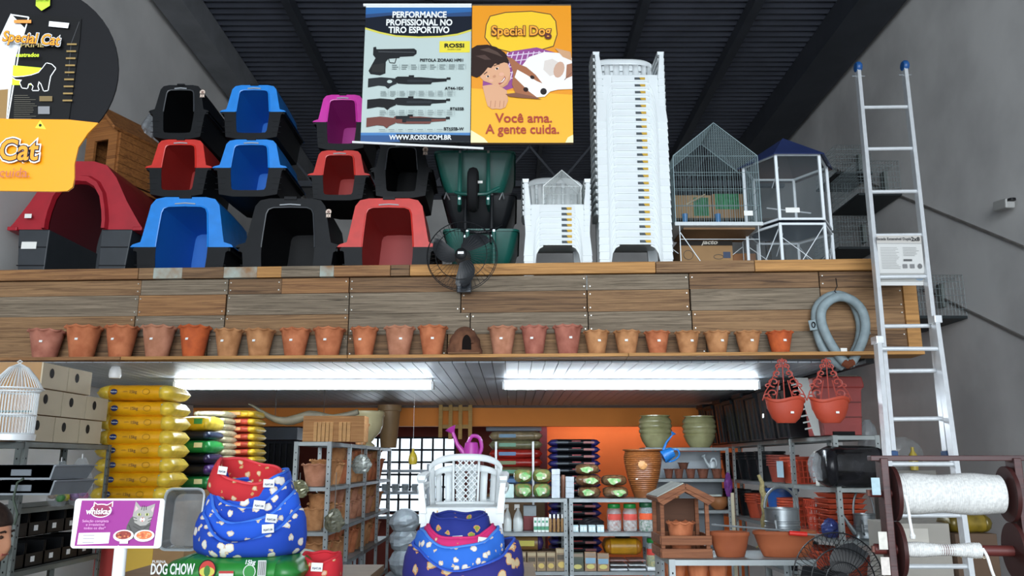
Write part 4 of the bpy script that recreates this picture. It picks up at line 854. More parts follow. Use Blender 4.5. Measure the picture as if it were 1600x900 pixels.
def pillow(w_,d,th,n=12,K=13,seed=0,crimp=.06):
    rr=random.Random(seed); b=MB(); rg=[]
    for i in range(K):
        u=-1+2*i/(K-1); u=math.copysign(abs(u)**.6,u); s_=max(.0,1-abs(u)**9)**.5; x=u*w_/2; ring=[]
        tt=th/2*(s_ if abs(u)<1 else 0)+.004; dd=d/2*(.86+.14*s_)
        for j in range(n):
            a=2*PI*j/n; ca,sa=math.cos(a),math.sin(a); ring.append((x,dd*math.copysign(abs(ca)**.55,ca),th/2+tt*math.copysign(abs(sa)**.7,sa)*(1+rr.uniform(-.05,.05))))
        rg.append(ring)
    b.k=1; b.loft(rg[:4],True,True); b.k=0; b.loft(rg[3:K-3],True,False); b.k=1; b.loft(rg[K-4:],True,True)
    return b
def sackmesh(w_,d,th,m0,m1,seed=0): return pillow(w_,d,th,seed=seed).mesh('sack',[m0,m1],True)
# --- yellow dog food sacks
yl=mat('dc9e10',.32,0,'noise',9,.2,bump=.15); ye=mat('e8c644',.28,0,'noise',20,.25,bump=.3); navy=mat('1c2f66',.4)
ysm=sackmesh(.60,.4,.122,yl,ye,3)
tops=[601,627,649,672,693,716,739,762]; Yy=6.35
tx=mat('6b4a12',.5)
for i,y in enumerate(tops):
    z0=P(220,y+24,Yy).z; cx=P([228,228,228,226,225,224,222,218][i],y,Yy+.2).x
    t=thing('dog_food_sack','yellow dog food sack with round blue logo, %s from the top of its pile'%OR[i],'sack',(cx,Yy+.2,z0),R(random.uniform(-2,3)),'yellow sacks piled on the left')
    part('sack_body',ysm,t)
    if not i:
        LG=MB().poly([(.028*math.cos(2*PI*k/16),0,.022*math.sin(2*PI*k/16)) for k in range(16)]).mesh('s',navy); LG2=MB().box(-.035,.035,-.001,0,-.03,.03).mesh('s',mat('3f86a8',.4))
    part('round_logo',LG,t,(-.15,-.203,.064)); text('Pedigree',.014,wt,t,(-.15,-.205,.064),bold=.02); text('15kg',.032,tx,t,(.0,-.205,.062),bold=.01)
    text('adulto',.014,tx,t,(-.06,-.205,.066)); b=None
    if not i: RG=MB(); RG.tube([(.028*math.cos(2*PI*k/14),0,.022*math.sin(2*PI*k/14)) for k in range(14)],.0015,3,True); RG=RG.mesh('s',mat('8a6a18',.5))
    part('ring_print',RG,t,(.1,-.204,.064))
    if i in (0,1,4,5,6,7): part('end_patch',LG2,t,(.235,-.178,.066),(0,0,R(16)),m=None if i!=4 else mat('3f9a4c',.4))
z8=P(220,786,Yy).z
t=thing('cardboard_box','large cardboard box supporting the pile of yellow sacks','box',(P(222,800,Yy).x,Yy+.02,0)); MB().box(-.33,.33,0,.42,0,z8).build('carton',card,t,bev=.004)
MB().box(-.33,-.1,-.003,0,z8*.55,z8*.8).build('red_print',mat('a8322c',.5),t); MB().box(-.1,.1,-.003,0,z8*.5,z8*.78).build('yellow_print',mat('d8b040',.5),t)
# --- mixed sacks behind
def sackpile(specs,Y,cx0,cx1,d,lab0,grp,rz=0,name='food_sack',ztop=None):
    for i,(y0,y1,c0,c1,adj) in enumerate(specs):
        loc,w_,h=F(cx0,y0,cx1,y1,Y); t=thing(name,lab0%adj,'sack',(loc.x,Y+d/2,loc.z),rz,grp)
        part('sack_body',sackmesh(w_,d,h*.93,mat(c0,.35,0,'noise',16,.3),mat(c1,.3,0,'noise',20,.3),i),t)
        yield t,w_,h,i
cols=[('e2bc22','e8c93e','yellow sack with green print, top of the mixed pile'),('20242c','2c3a56','black sack with blue end under the yellow one'),('1f8a3c','2a9a4a','bright green sack, upper of two green ones'),('15171c','33274f','black sack between the two green ones'),('191b20','4a2a6a','black and purple sack below another black one'),('1f7a3c','2c8a4c','lower of the two green sacks, beside the yellow pile')]
yy=[(648,672),(672,686),(686,708),(708,724),(724,743),(743,765)]
for t,w_,h,i in sackpile([(a,c)+q for (a,c),q in zip(yy,cols)],7.0,272,326,.4,'%s','mixed sacks'): 
    if i in (0,2,5): MB().box(.02,w_*.3,-.212,-.205,h*.4,h*.75).build('print_patch',mat('2f8f45' if i==0 else 'd9d6a0',.4),t)
zb1=P(300,765,7.0).z
tag(MB().box(-.2,.2,0,.4,0,zb1).build('carton',mat('8d6b46',.8)),'plain carton under the mixed sack pile','box').location=(P(299,760,7).x,7.0,0)
gs=[(641+i*10,651+i*10,'9b9480' if i%2 else 'b0aa94','c8c0a0','pale silver sack, %s from the top of the silver pile'%OR[i]) for i in range(8)]
for _ in sackpile(gs,7.65,300,350,.4,'%s','silver sacks'): pass
zb2=P(300,721,7.65).z; tag(MB().box(-.17,.17,0,.4,0,zb2).build('carton',mat('4a4038',.8)),'dark carton under the pile of silver sacks','box').location=(P(325,720,7.65).x,7.65,0)
rs=[(640+i*12,652+i*12,'b0402c' if i else 'c9a626','d1aa2c','red sack with golden ends, %s from the top of the red pile'%OR[i]) for i in range(9)]
for t,w_,h,i in sackpile(rs,8.0,338,396,.45,'%s','red and gold sacks'): MB().box(-w_*.2,w_*.15,-.24,-.232,h*.3,h*.7).build('print_band',mat('d8905a',.5),t)
zb3=P(300,748,8.0).z; tag(MB().box(-.2,.2,0,.45,0,zb3).build('carton',mat('5a4636',.8)),'carton under the pile of red and gold sacks','box').location=(P(367,750,8.0).x,8.0,0)
# --- left wall racks
zB=[P(45,795,5.1).z,P(35,897,5.1).z]; zTop=P(100,691,5.4).z
rack('steel_rack','grey green steel rack by the left wall carrying nest boxes and black bins',-3.36,-3.0,5.1,6.25,[zTop,zB[0],zB[1],.5],zTop+.0,[5.1,6.25],steeldk)
hb=mat('bfb298',.7,0,'noise',6,.08); hs_=mat('a8835a',.8,0,'noise',5,.15)
bh=.165; k=0
for r_,(n_,yo) in enumerate(((3,5.14),(3,5.2),(2,5.24))):
    for i in range(n_):
        t=thing('nest_box','pale nest box with round hole, %s row of the pile, %s from the near end'%(['bottom','middle','top'][r_],OR[i]),'nest box',(-3.16,yo+i*.315,zTop+r_*(bh+.004)),0,'nest boxes')
        MB().box(-.155,.145,0,.31,0,bh).build('box_body',hs_,t,bev=.002); MB().box(.145,.155,0.002,.308,.002,bh-.002).build('front_board',hb,t)
        b=MB(); b.poly([(.1565,.11+.027*math.cos(2*PI*q/16),bh*.62+.032*math.sin(2*PI*q/16)) for q in range(16)]); b.build('entry_hole',dark,t)
# black parts bins
def bin_(loc,w_,d,h,lab,fill=None):
    t=thing('storage_bin',lab,'bin',loc); b=MB(); b.box(0,.008,0,d,0,h); b.box(0,w_,0,.006,0,h); b.box(0,w_,d-.006,d,0,h); b.box(0,w_,0,d,0,.006); b.box(w_-.006,w_,0,d,0,h*.55); b.build('bin_shell',blackp,t)
    MB().box(w_-.0,w_+.003,d*.3,d*.5,h*.2,h*.42).build('white_stud',white,t)
    if fill:
        o=crumple('content',100,100,120,120,5,.1,mat(fill,.5,0,'noise',40,.3),None,None,7,parent=t); o.location=(w_*.6,d*.5,h*.2); o.scale=(1.1,1.2,1.1)
for r_,z in enumerate((zB[1],zB[1]+.19)):
    for i in range(5): bin_((-3.305,5.145+i*.215,z+.002),.26,.205,.15,'black parts bin on the left rack, %s row, %s from its near end'%(['lower','upper'][r_],OR[i]),{(0,0):'2f62b0',(1,0):'c9c9c4',(1,1):None}.get((r_,i)))
# near rack at the frame edge
zC=P(30,690,4.5).z; zC2=P(20,772,4.4).z
rack('steel_rack','grey green steel rack at the left frame edge under the white domed cage',-3.3,-2.70,4.2,4.66,[zC,zC2,P(20,860,4.4).z,.5],zC,[4.2,4.66],steeldk)
# domed white cage
loc,w_,h=F(-18,560,63,690,4.35); loc.z=zC+.015; h=P(22,568,4.55).z-loc.z; t=thing('bird_cage','white wire bird cage with domed top at the left frame edge','bird cage',(P(22,640,4.47).x,4.47,loc.z)); ww=mat('dfe3e4',.35,.2); r_=w_/2*.88
b=MB(); nb=44
for i in range(nb):
    a=2*PI*i/nb; c_,s_=math.cos(a)*r_,math.sin(a)*r_; b.tube([(c_*.9,s_*.9,0),(c_*.92,s_*.92,h*.6),(c_*1.08,s_*1.08,h*.64),(c_*.8,s_*.8,h*.78),(c_*.4,s_*.4,h*.92),(0,0,h*.98)],.0022,4)
tag(b.build('cage_wires',ww,t),None,None,kind='stuff')
for z,k in ((.0,.92),(.3,.92),(.6,.93),(.64,1.1)):
    b=MB(); b.tube([(r_*k*math.cos(2*PI*i/32),r_*k*math.sin(2*PI*i/32),h*z) for i in range(32)],.005,5,True); b.build('hoop',ww,t)
MB().lathe([(r_*.98,-.0),(r_*1.0,.03),(r_*.9,.04),(0,.04)],32,(0,0,-.01)).build('base_tray',ww,t,smooth=True)
b=MB(); b.tube([(0,0,h*.98),(.015,0,h*1.0),(0,0,h*1.02),(-.015,0,h*1.0),(0,0,h*.98)],.003,5); b.build('hanging_ring',ww,t)
b=MB(); b.bar((-r_*.8,0,h*.35),(r_*.8,0,h*.35),.006,6); b.build('perch',mat('8aa0a0',.5),t); MB().box(-.1,-.04,-.16,-.1,.05,.1).build('seed_cup',mat('4f8a78',.4),t)
# grey trays on the near rack
for i,(y0,y1,lab) in enumerate(((728,745,'upper grey plastic tray on the left frame edge rack'),(750,768,'lower grey plastic tray on the left frame edge rack'))):
    loc,w_,h=F(0,y0,50,y1,4.15)
    if i: loc.z=zC2+.002
    else: loc.z=zC2+.002+.075
    t=thing('plastic_tray',lab,'tray',(loc.x,4.2,loc.z)); b=MB(); w_=.16; b.loft([[(x*k,y*k,z) for x,y in ((-w_,.0),(w_,.0),(w_,.4),(-w_,.4))] for k,z in ((.9,0),(1,.065),(1.04,.065),(1.04,.072),(.96,.072),(.86,.01))]); b.build('tray_body',mat('767c82',.5,0,'noise',6,.15),t); MB().box(-.05,.05,-.012,-.006,.02,.05).build('front_grip',mat('5f656b',.6),t)
o=MB().prism([(0,0),(.16,0),(.15,.27),(.01,.27)],.12).build('pet_food_packet',mat('b23a24',.4,0,'noise',8,.3)); tag(o,'orange red packet standing on the left frame edge rack','packet'); o.location=(P(-20,770,4.0).x-.02,4.21,zC2+.002); o.location.x=-3.0
o2=MB().box(.09,.14,-.003,0,.04,.1).build('white_label',paper,o)
# toys in clear bags
for (x0,y0,x1,y1,Y,lab,cs,sd) in ((72,720,108,792,5.3,'clear bag of green toys hung on the left rack post',('3f7a3a','b0a52c','7c5c40'),3),(104,715,142,790,5.42,'clear bag of pink and purple toys hanging beside the green one',('a83a7c','8a4f9a','c06a6a'),5)):
    loc,w_,h=F(x0,y0,x1,y1,Y,.12); loc.x-=.04; t=thing('toy_bag',lab,'bag',loc); rr=random.Random(sd)
    for k in range(12):
        b=MB(); b.lathe([(0,-.02),(.018,-.012),(.024,0),(.018,.012),(0,.02)],8); o=b.build('toy',mat(rr.choice(cs),.5),t,smooth=True); o.location=(rr.uniform(-.3,.3)*w_,rr.uniform(-.03,.03),h*rr.uniform(.12,.6)); o.scale=(1.3,1,1.5); o.rotation_euler=(rr.random()*3,rr.random()*3,0)
    o=crumple('plastic_film',x0,y0,x1,y1,Y,.12,mat('c4ccd0',.12,0,alpha=.2),None,None,sd,parent=t); o.location=(0,0,0)
    MB().bar((0,0,h*.98),(0,0,h*1.08),.003,4).build('bag_tie',white,t)
t=thing('hanging_strap','thin dark green strap dangling on the left rack post','strap',P(22,820,4.15)); b=MB(); b.tube([(0,0,0),(.01,0,.05),(-.02,0,.12),(-.01,0,.2),(.02,0,.22)],.006,5); b.build('strap_band',mat('2c3a2c',.7),t)
# --- whiskas sign on a pole and the counter below
SYY=2.9; loc,w_,h=F(109,779,251,857,SYY); t=thing('cat_food_display','purple cat food price sign on a white pole, bottom left','sign',(loc.x,SYY,loc.z)); hw=w_/2; fx=lambda u:(u-180)*w_/142; fz=lambda v:(857-v)*h/78
def rrect(x0,x1,z0,z1,r,n=4):
    o=[]
    for cx,cz,a in ((x1-r,z1-r,0),(x0+r,z1-r,PI/2),(x0+r,z0+r,PI),(x1-r,z0+r,1.5*PI)): o+=[(cx+r*math.cos(a+PI/2*i/n),cz+r*math.sin(a+PI/2*i/n)) for i in range(n+1)]
    return o
MB().prism(rrect(-hw,hw,0,h,.012),.008).build('white_frame',white,t,bev=.002)
A=Art(fx,fz,.0004); PU='8f1c82'
A.p([(113,782),(248,782),(248,854),(113,854)],'f0eef2'); A.p([(120,782),(244,782),(240,853),(116,853)],PU)
A.e(152,798,17,11,'f2ecf2',20); A.p([(139,792),(140,784),(148,789),(162,788),(170,783),(170,792)],'f2ecf2'); A.e(152,798,15,9.5,'8e2450',20); A.p([(141,792),(141.5,786.5),(148,790.5),(162,789.5),(168.5,785.5),(168.5,792)],'8e2450')
A.p([(121,833),(170,832),(169,849),(120,851)],'f2f0f2')
for v in (836,841,847): A.r(128,v,146,v+1,'8a8890')
cg1,cg2='9a9690','4c4a48'
A.p([(194,842),(195,822),(200,810),(208,802),(228,806),(232,818),(230,834),(220,842)],cg2)
A.p([(203,806),(206,783),(214,792),(224,792),(237,787),(235,804),(232,815),(225,821),(216,822),(207,817)],cg1)
A.p([(206.5,790),(211,795),(206,800)],'c9a8b0'); A.p([(235.5,791),(231,796),(234,801)],'c9a8b0')
for l in ([(217,790),(216,797)],[(220,790),(220,798)],[(223,791),(223.5,797)],[(204,808),(210,810)],[(205,813),(211,814)],[(234,808),(228,810)],[(233,813),(228,815)],[(205,822),(216,828)],[(208,818),(218,824)],[(232,820),(222,826)],[(198,820),(203,830)],[(197,828),(201,838)],[(227,830),(222,838)]): A.line(l,1.1,'35332f')
A.e(213.5,804,3,2.3,'b8c070',12); A.e(226,804,3,2.3,'b8c070',12); A.e(213.5,804,1.2,2.2,'151515',8); A.e(226,804,1.2,2.2,'151515',8); A.e(219.5,812,4.2,3.4,'d9d4cc',12); A.p([(217.5,808.5),(221.5,808.5),(219.5,811)],'b06a60'); A.e(219.5,814,1.6,1.2,'c0605c',8)
for cx,cc in ((192,'8a2c1e'),(225,'cc6a38')):
    A.e(cx,837,16,9.2,'f2efec',20,-.05); A.e(cx,836,12.5,6.6,cc,18,-.05)
    for _ in range(14): A.e(cx+random.uniform(-9,9),836+random.uniform(-4,4),1.8,1.2,random.choice(['5c1a12','a8482c','c87a4a']) if cx<200 else random.choice(['e08a50','b85030','e8a470']),6)
A.r(188,844,201,849,'f2efec'); A.done(t)
text('whiskas',12.5*w_/142,wt,t,(fx(152),-.0185,fz(799)),bold=.022,shear=.1)
tp=mat('e6a8d8',.5)
for v,bd in ((814,'Seleção completa'),(819.5,'e irresistível'),(825,'todos os dias*')): text(bd,5.6*w_/142,tp,t,(fx(148),-.014,fz(v)),sx=1.05)
MB().tube([(.01,.02,.01),(.01,.02,1.04-loc.z)],.021,14).build('pole',white,t,smooth=True); MB().lathe([(.11,0),(.11,.008),(.03,.02),(0,.02)],24,(.01,.02,1.03-loc.z)).build('pole_base',white,t,smooth=True)
tb=thing('shop_counter','pale laminate shop counter below the frame at the left','counter',(-1.5,2.9,0)); MB().box(-.25,.9,-.4,.5,1.0,1.03).build('counter_top',mat('c9c6c0',.4),tb,bev=.004); MB().box(-.2,.85,-.35,.45,0,1.0).build('counter_body',mat('8f8a84',.6),tb)
crumple('plastic_bundle',150,876,250,915,2.62,.2,mat('a8a6aa',.4,0,'noise',10,.2),'soft grey plastic bundle at the bottom edge beside the purple sign pole','bundle',9,amp=.05).location.z=1.03
# --- person at the left edge (a customer's head in profile)
pr=thing('person','dark haired person in a blue shirt looking down, cut by the left frame edge','person',(-2.095,3.3,0))
sk=mat('b07a5c',.55,0,'noise',20,.12); hm=mat('2a1c15',.7,0,'noise',60,.4); sh_=mat('5f86b4',.8,0,'noise',30,.15)
def skin(name,vs,es,rs,m,parent,lv=2,root=0):
    me=bpy.data.meshes.new(name); me.from_pydata(vs,es,[]); me.materials.append(m); o=bpy.data.objects.new(name,me); C.objects.link(o); o.parent=parent
    md=o.modifiers.new('sk','SKIN'); md.use_smooth_shade=True; o.data.skin_vertices[0].data[root].use_root=True
    for i,r_ in enumerate(rs): o.data.skin_vertices[0].data[i].radius=(r_,r_) if not isinstance(r_,tuple) else r_
    s_=o.modifiers.new('ss','SUBSURF'); s_.levels=lv; s_.render_levels=lv; return o
V=[(0,0,.82),(-.01,0,1.0),(.0,0,1.14),(.035,0,1.19),(.06,0,1.24),(0,-.17,1.12),(.05,-.2,.9),(.2,-.15,.78),(0,.17,1.12),(.05,.2,.9),(.2,.15,.78),(0,-.09,.76),(.02,-.1,.42),(0,-.1,.06),(.12,-.1,.03),(0,.09,.76),(.02,.1,.42),(0,.1,.06),(.12,.1,.03)]
Eg=[(0,1),(1,2),(2,3),(3,4),(2,5),(5,6),(6,7),(2,8),(8,9),(9,10),(0,11),(11,12),(12,13),(13,14),(0,15),(15,16),(16,17),(17,18)]
skin('body',V,Eg,[.12,.125,.12,.055,.05,.06,.042,.033,.06,.042,.033,.085,.055,.04,.035,.085,.055,.04,.035],sk,pr)
# head: rings up the skull with a face towards +x
b=MB(); rings=[]; n=20
prof=[(1.235,.045,.05,.0),(1.25,.066,.055,.008),(1.275,.078,.066,.008),(1.30,.084,.072,.006),(1.335,.09,.075,.0),(1.37,.093,.077,-.004),(1.41,.088,.072,-.01),(1.44,.068,.056,-.012),(1.46,.03,.025,-.012)]
for z,rx_,ry_,ox in prof:
    ring=[]
    for j in range(n):
        a=2*PI*j/n; x=ox+rx_*math.cos(a); y=ry_*math.sin(a)
        if j==0: x+={1.275:.006,1.30:.022,1.335:.012}.get(z,0)
        if j in (1,n-1) and z==1.335: x-=.008
        ring.append((x+.06,y,z))
    rings.append(ring)
b.loft(rings); o=b.build('head',sk,pr,smooth=True); o.modifiers.clear(); s_=o.modifiers.new('s','SUBSURF'); s_.levels=2; s_.render_levels=2
b=MB(); b.loft([[(x*1.0+.06-.004+ (ox if True else 0),y,z) for x,y in [(rx_*math.cos(2*PI*j/n),ry_*math.sin(2*PI*j/n)) for j in range(n)]] for z,rx_,ry_,ox in [(1.30,.05,.078,-.05),(1.33,.07,.084,-.032),(1.365,.088,.086,-.016),(1.38,.102,.086,-.004),(1.415,.099,.082,-.008),(1.45,.078,.064,-.012),(1.475,.04,.034,-.012)]]); o=b.build('hair',hm,pr,smooth=True); o.modifiers.clear(); s_=o.modifiers.new('s','SUBSURF'); s_.levels=2; s_.render_levels=2
for s2 in (-1,1):
    MB().lathe([(0,-.009),(.008,-.004),(.01,0),(.008,.004),(0,.009)],10).build('eye',mat('3a2a22',.3),pr,smooth=True).location=(.1355,s2*.03,1.338)
    MB().tube([(.146,s2*.02,1.356),(.148,s2*.03,1.36),(.14,s2*.045,1.356)],.004,5).build('eyebrow',hm,pr)
    o=MB().lathe([(0,-.006),(.02,-.004),(.024,0),(.016,.006),(0,.004)],12).build('ear',sk,pr,smooth=True); o.location=(.055,s2*.078,1.325); o.rotation_euler=(PI/2,0,0); o.scale=(.8,1.2,1)
MB().tube([(.138,-.02,1.273),(.144,0,1.275),(.138,.02,1.273)],.006,6).build('mouth',mat('8f4a40',.5),pr,smooth=True)
skin('shirt',[(0,0,.78),(-.01,0,1.0),(0,0,1.13),(.02,0,1.175),(0,-.17,1.125),(.035,-.2,1.0),(0,.17,1.125),(.035,.2,1.0)],[(0,1),(1,2),(2,3),(2,4),(4,5),(2,6),(6,7)],[.14,.14,.135,.075,.078,.062,.078,.062],sh_,pr)
skin('trousers',[(0,0,.82),(0,-.09,.76),(.02,-.1,.42),(0,-.1,.08),(0,.09,.76),(.02,.1,.42),(0,.1,.08)],[(0,1),(1,2),(2,3),(0,4),(4,5),(5,6)],[.13,.1,.07,.06,.1,.07,.06],mat('2c3242',.8),pr)
# ------------------------------------------------------------------ pet bed pile, left of centre
def bedmesh(n=40,dip=.5,seed=0,fl=.0):
    rr=random.Random(seed); b=MB(); rg=[]
    prof=[(.44,0,0),(.49,.12,0),(.5,.4,.0),(.485,.75,1),(.455,.97,1),(.42,1.0,1),(.385,.95,1),(.36,.7,1),(.35,.3,0),(.33,.16,0),(0,.14,0)]
    for r_,z,f in prof:
        ring=[]
        for j in range(n):
            a=2*PI*j/n; fr=max(0,-math.sin(a)); k=1-dip*(fr**1.5)*(z if z>.3 else 0); w2=1+.025*math.sin(6*a+seed)+.012*math.sin(11*a+seed*2)
            ring.append((r_*w2*math.cos(a),r_*w2*math.sin(a),z*k+(.03*math.sin(5*a+seed) if f else 0)))
        rg.append(ring)
    b.loft(rg,True,True); return b
PIP={'1746b4':'2f6ad8','1f5ad0':'3f7ce4','1b4ebe':'2f6ad8','2a2a7c':'2c56c0','2a6cd0':'4a86dc','c0252c':'d84048'}
def bed(x0,y0,x1,y1,Y,col,pat,lab,scale=14,amt=.24,dip=.5,seed=0,dz=None,tilt=(0,0),tags=((.2,.5),),grp=None,dd=.85,base=None,inner=None):
    loc,w_,h=F(x0,y0,x1,y1,Y)
    if base is not None: h=loc.z+h-base; loc.z=base
    d=w_*dd; loc.x=P((x0+x1)/2,y1,Y+d/2).x; t=thing('pet_bed',lab,'pet bed',(loc.x,Y+d/2,loc.z),0,grp,rx=tilt[0],ry=tilt[1])
    m=mat(col,.85,0,'spots',scale*1.12,amt+.06,pat); b=bedmesh(dip=dip,seed=seed); b.v=[(x*w_,y*d,z*h) for x,y,z in b.v]; o=part('bed_body',b.mesh('bed',m,True),t); 
    b=MB(); b.tube([((.42*(1+.025*math.sin(6*a+seed)+.012*math.sin(11*a+seed*2)))*w_*math.cos(a),(.42*(1+.025*math.sin(6*a+seed)))*d*math.sin(a),h*((1.0)*(1-dip*max(0,-math.sin(a))**1.5)+.03*math.sin(5*a+seed))+.002) for a in [2*PI*i/48 for i in range(48)]],.008,6,True); b.build('piping',mat(PIP.get(col,col),.8),t,smooth=True)
    for u,v in tags:
        g_=MB().box(-.028,.028,-.002,0,-.02,.02).build('price_card',paper,t); x=u*w_; y=-d*.5*math.sqrt(max(0,1-(u*2)**2))-.006; g_.location=(x,y,v*h); g_.rotation_euler=(R(-4),R(random.uniform(-10,10)),math.asin(max(-1,min(1,2*u)))*.8)
        text('R$47,08',.0125,mat('2c3c60',.5),g_,(0,-.003,-.006),bold=.03)
    return t
zt_=P(380,868,4.15).z-.002; tabz=P(380,868,4.15).z-.135
tb=thing('display_table','low display table under the piled blue pet beds','table',(P(385,900,4.4).x,4.55,0)); MB().box(-.72,.62,-.42,.4,tabz-.04,tabz).build('table_top',mat('8a6a48',.6,0,'wood',6,.2),tb)
for x in (-.66,.56):
    for y in (-.36,.34): MB().box(x-.03,x+.03,y-.03,y+.03,0,tabz-.04).build('leg',mat('7a5c3e',.6),tb)
bl,cr='1746b4','e8e4dc'
bed(300,799,480,868,4.05,bl,cr,'bottom blue pet bed of the left pile, largest, with puppy print',15,.30,.72,1,tags=((.26,.62),),base=zt_)
bed(311,772,471,850,4.14,'1f5ad0',cr,'second blue pet bed up in the left pile, dotted puppy print',17,.26,.62,2,tags=((.3,.5),))
bed(322,752,462,826,4.21,'1746b4',cr,'third blue pet bed up in the left pile, white blank card',16,.29,.6,4,tags=((.2,.5),))
bed(330,736,456,806,4.27,'1b4ebe',cr,'uppermost blue pet bed of the left pile, directly under the red one',14,.31,.35,5,tags=((.3,.72),))
bed(318,727,440,780,4.26,'c0252c','dcc0a0','red pet bed with bear print tilted on top of the left pile',17,.22,.42,3,tilt=(R(6),R(13)),tags=((-.22,.85),))
# green dog food sack under them
grn=mat('2f8f3a',.35,0,'noise',12,.2); loc,w_,h=F(236,869,462,905,3.95); t=thing('dog_food_sack','green dog food sack lying under the left pile of beds','sack',(loc.x,4.3,tabz+.004),0)
part('sack_body',sackmesh(w_,.62,.13,grn,mat('278034',.35,0,'noise',12,.2),8),t); yf=-.318
A=Art(lambda u:(u-349)*w_/226,lambda v:(905-v)/36*.13,.0015); A.e(319,886,14,13,'1c1a16',20); A.e(319,886,12.5,11.5,'c8352c',20); A.e(319,888,12,6,'d8cf52',18); A.e(319,887,5,7,'3d7a2a',12); A.r(338,887,361,898,'e8e4dc'); A.r(338,887,361,890,'c0302c'); A.e(386,888,10,9,'dfe8df',20); A.e(386,888,8.6,7.8,'2f8f3a',20); A.r(399,874,412,893,'e6e8e6')
for i in range(8): A.r(400+i*1.5,875,400.6+i*1.5,892,'222222')
o=A.done(t); o.location=(0,yf,.016)
text('DOG CHOW',.066,wt,t,(-.245,yf-.012,.088),bold=.025,sx=.52); text('PURINA',.018,wt,t,(-.31,yf-.012,.122)); text('Adultos',.035,mat('e0d83c',.5),t,(-.27,yf-.012,.04),bold=.03); text('15kg',.026,wt,t,(.11,yf-.012,.12),bold=.03,shear=.2)
# clear tray leaning beside
loc,w_,h=F(246,765,312,870,4.5); t=thing('clear_tray','translucent grey plastic tray standing upright left of the blue beds','tray',(loc.x,4.55,tabz+.12),R(-8),rx=R(-6)); tm=mat('7d8488',.25,0,'noise',8,.3,alpha=.72); h=loc.z+h-tabz-.12
b=MB(); b.loft([[(x,y,z) for x,z in rrect(-w_/2*k,w_/2*k,h*(1-k)/2,h*(1+k)/2,.04)] for y,k in ((-.05,1.0),(-.05,.95),(.02,.86),(.03,.86),(-.04,.98))],True,False); b.poly([(x,.022,z) for x,z in rrect(-w_/2*.86,w_/2*.86,h*.07,h*.93,.04)]); b.build('tray_shell',tm,t,smooth=True)
MB().tube([(x,-.052,z) for x,z in rrect(-w_/2,w_/2,0,h,.04)],.007,5,True).build('rim',mat('aab2b5',.2,alpha=.75),t,smooth=True)
# red beds to the right
t=bed(452,876,522,905,4.0,'c01f2c','d8b0a0','small red pet bed with card at the foot of the left bed pile',18,.2,.3,6,tags=((.0,.6),),base=tabz+.001); t.location.y=4.28
t=bed(447,866,515,886,4.2,'b03050','d8b0a0','crumpled pink red pet bed lying behind the small red one',18,.2,.3,7,tags=()); t.location.y=4.62; t.location.z=tabz+.002
# ------------------------------------------------------------------ centre: chairs and beds
zq=.93
tb=thing('display_table','low display table carrying the centre chairs and pet beds','table',(P(722,900,5.2).x,5.2,0)); MB().box(-.38,.45,-.75,.85,zq-.04,zq).build('table_top',mat('8a6a48',.6,0,'wood',6,.2),tb)
for x in (-.33,.38):
    for y in (-.69,.78): MB().box(x-.03,x+.03,y-.03,y+.03,0,zq-.04).build('leg',mat('7a5c3e',.6),tb)
cx_=P(724,780,5.55).x
c1=mk_chair('plastic_armchair','white plastic armchair with diamond lattice back in the centre foreground',(cx_,5.62,zq+.05),True,'centre white armchairs'); c1.scale=(1,1,.85)
z_=c1.location.z
c2=dup(ch,(cx_,5.65,zq),0,'white plastic armchair with slotted back nested beneath the lattice one','centre white armchairs',sc=(1.0,1.08,.82))
t=c1
for x,w2 in ((-.14,.035),(.08,.06),(.14,.025)): MB().box(x-w2/2,x+w2/2,-.2545,-.2530,.385,.40).build('orange_label',mat('d8a23c' if x!=.08 else 'b9a58a',.5),t)
bed(625,852,822,925,4.45,'2a2a7c','d9c39a','dark indigo pet bed with moon print, bottom of the centre pile',10,.28,.5,1,tags=(),base=zq+.001)
bed(643,830,792,900,4.52,'2a6cd0',cr,'light blue pet bed with bear print, second from the bottom of the centre pile',19,.3,.4,2,tags=())
bed(655,824,782,880,4.58,'d02a70','e8c0cc','pink pet bed between the blue ones of the centre pile',20,.16,.35,3,tags=((.3,.6),))
bed(665,806,770,868,4.64,'1c2c80','8a9a3c','navy pet bed with green car print, top of the centre pile',12,.22,.12,4,tags=((.0,.4),))
# ------------------------------------------------------------------ terracotta rack, running back on the left
zA=[P(520,y,7.2).z for y in (690,761,831,897)]+[.32]
rack('steel_rack','long grey steel rack full of terracotta pots running back left of centre',-1.88,-1.56,7.2,11.0-.2,zA,zA[0],[7.2,8.1,9.0,9.9,10.8],steel)
pk=0
for lv,z in enumerate(zA[1:4]):
    for i in range(11):
        y=7.36+i*.31; k=random.choice('ottpt'); w_=random.uniform(.21,.27); h=random.uniform(.19,.25) if lv!=1 else random.uniform(.17,.24)
        if any(abs(y-q_)<.02 for q_ in (8.1,)): y+=.02
        o=part('terracotta_pot',PM,None,(-1.72,y,z+.001),(0,0,random.random()*6),(w_,w_,h/.88),tmat(k)); tag(o,'%s wavy terracotta pot, %s pot tier of the long rack, %s from its near end'%(tones[k][2],['top','middle','bottom'][lv],OR[i]),'pot','terracotta pots in the long rack')
        if lv==0 and i<3 or lv==2 and i<4 or lv==1 and i in (0,1,2):
            kk=random.choice('otr'); h2=0
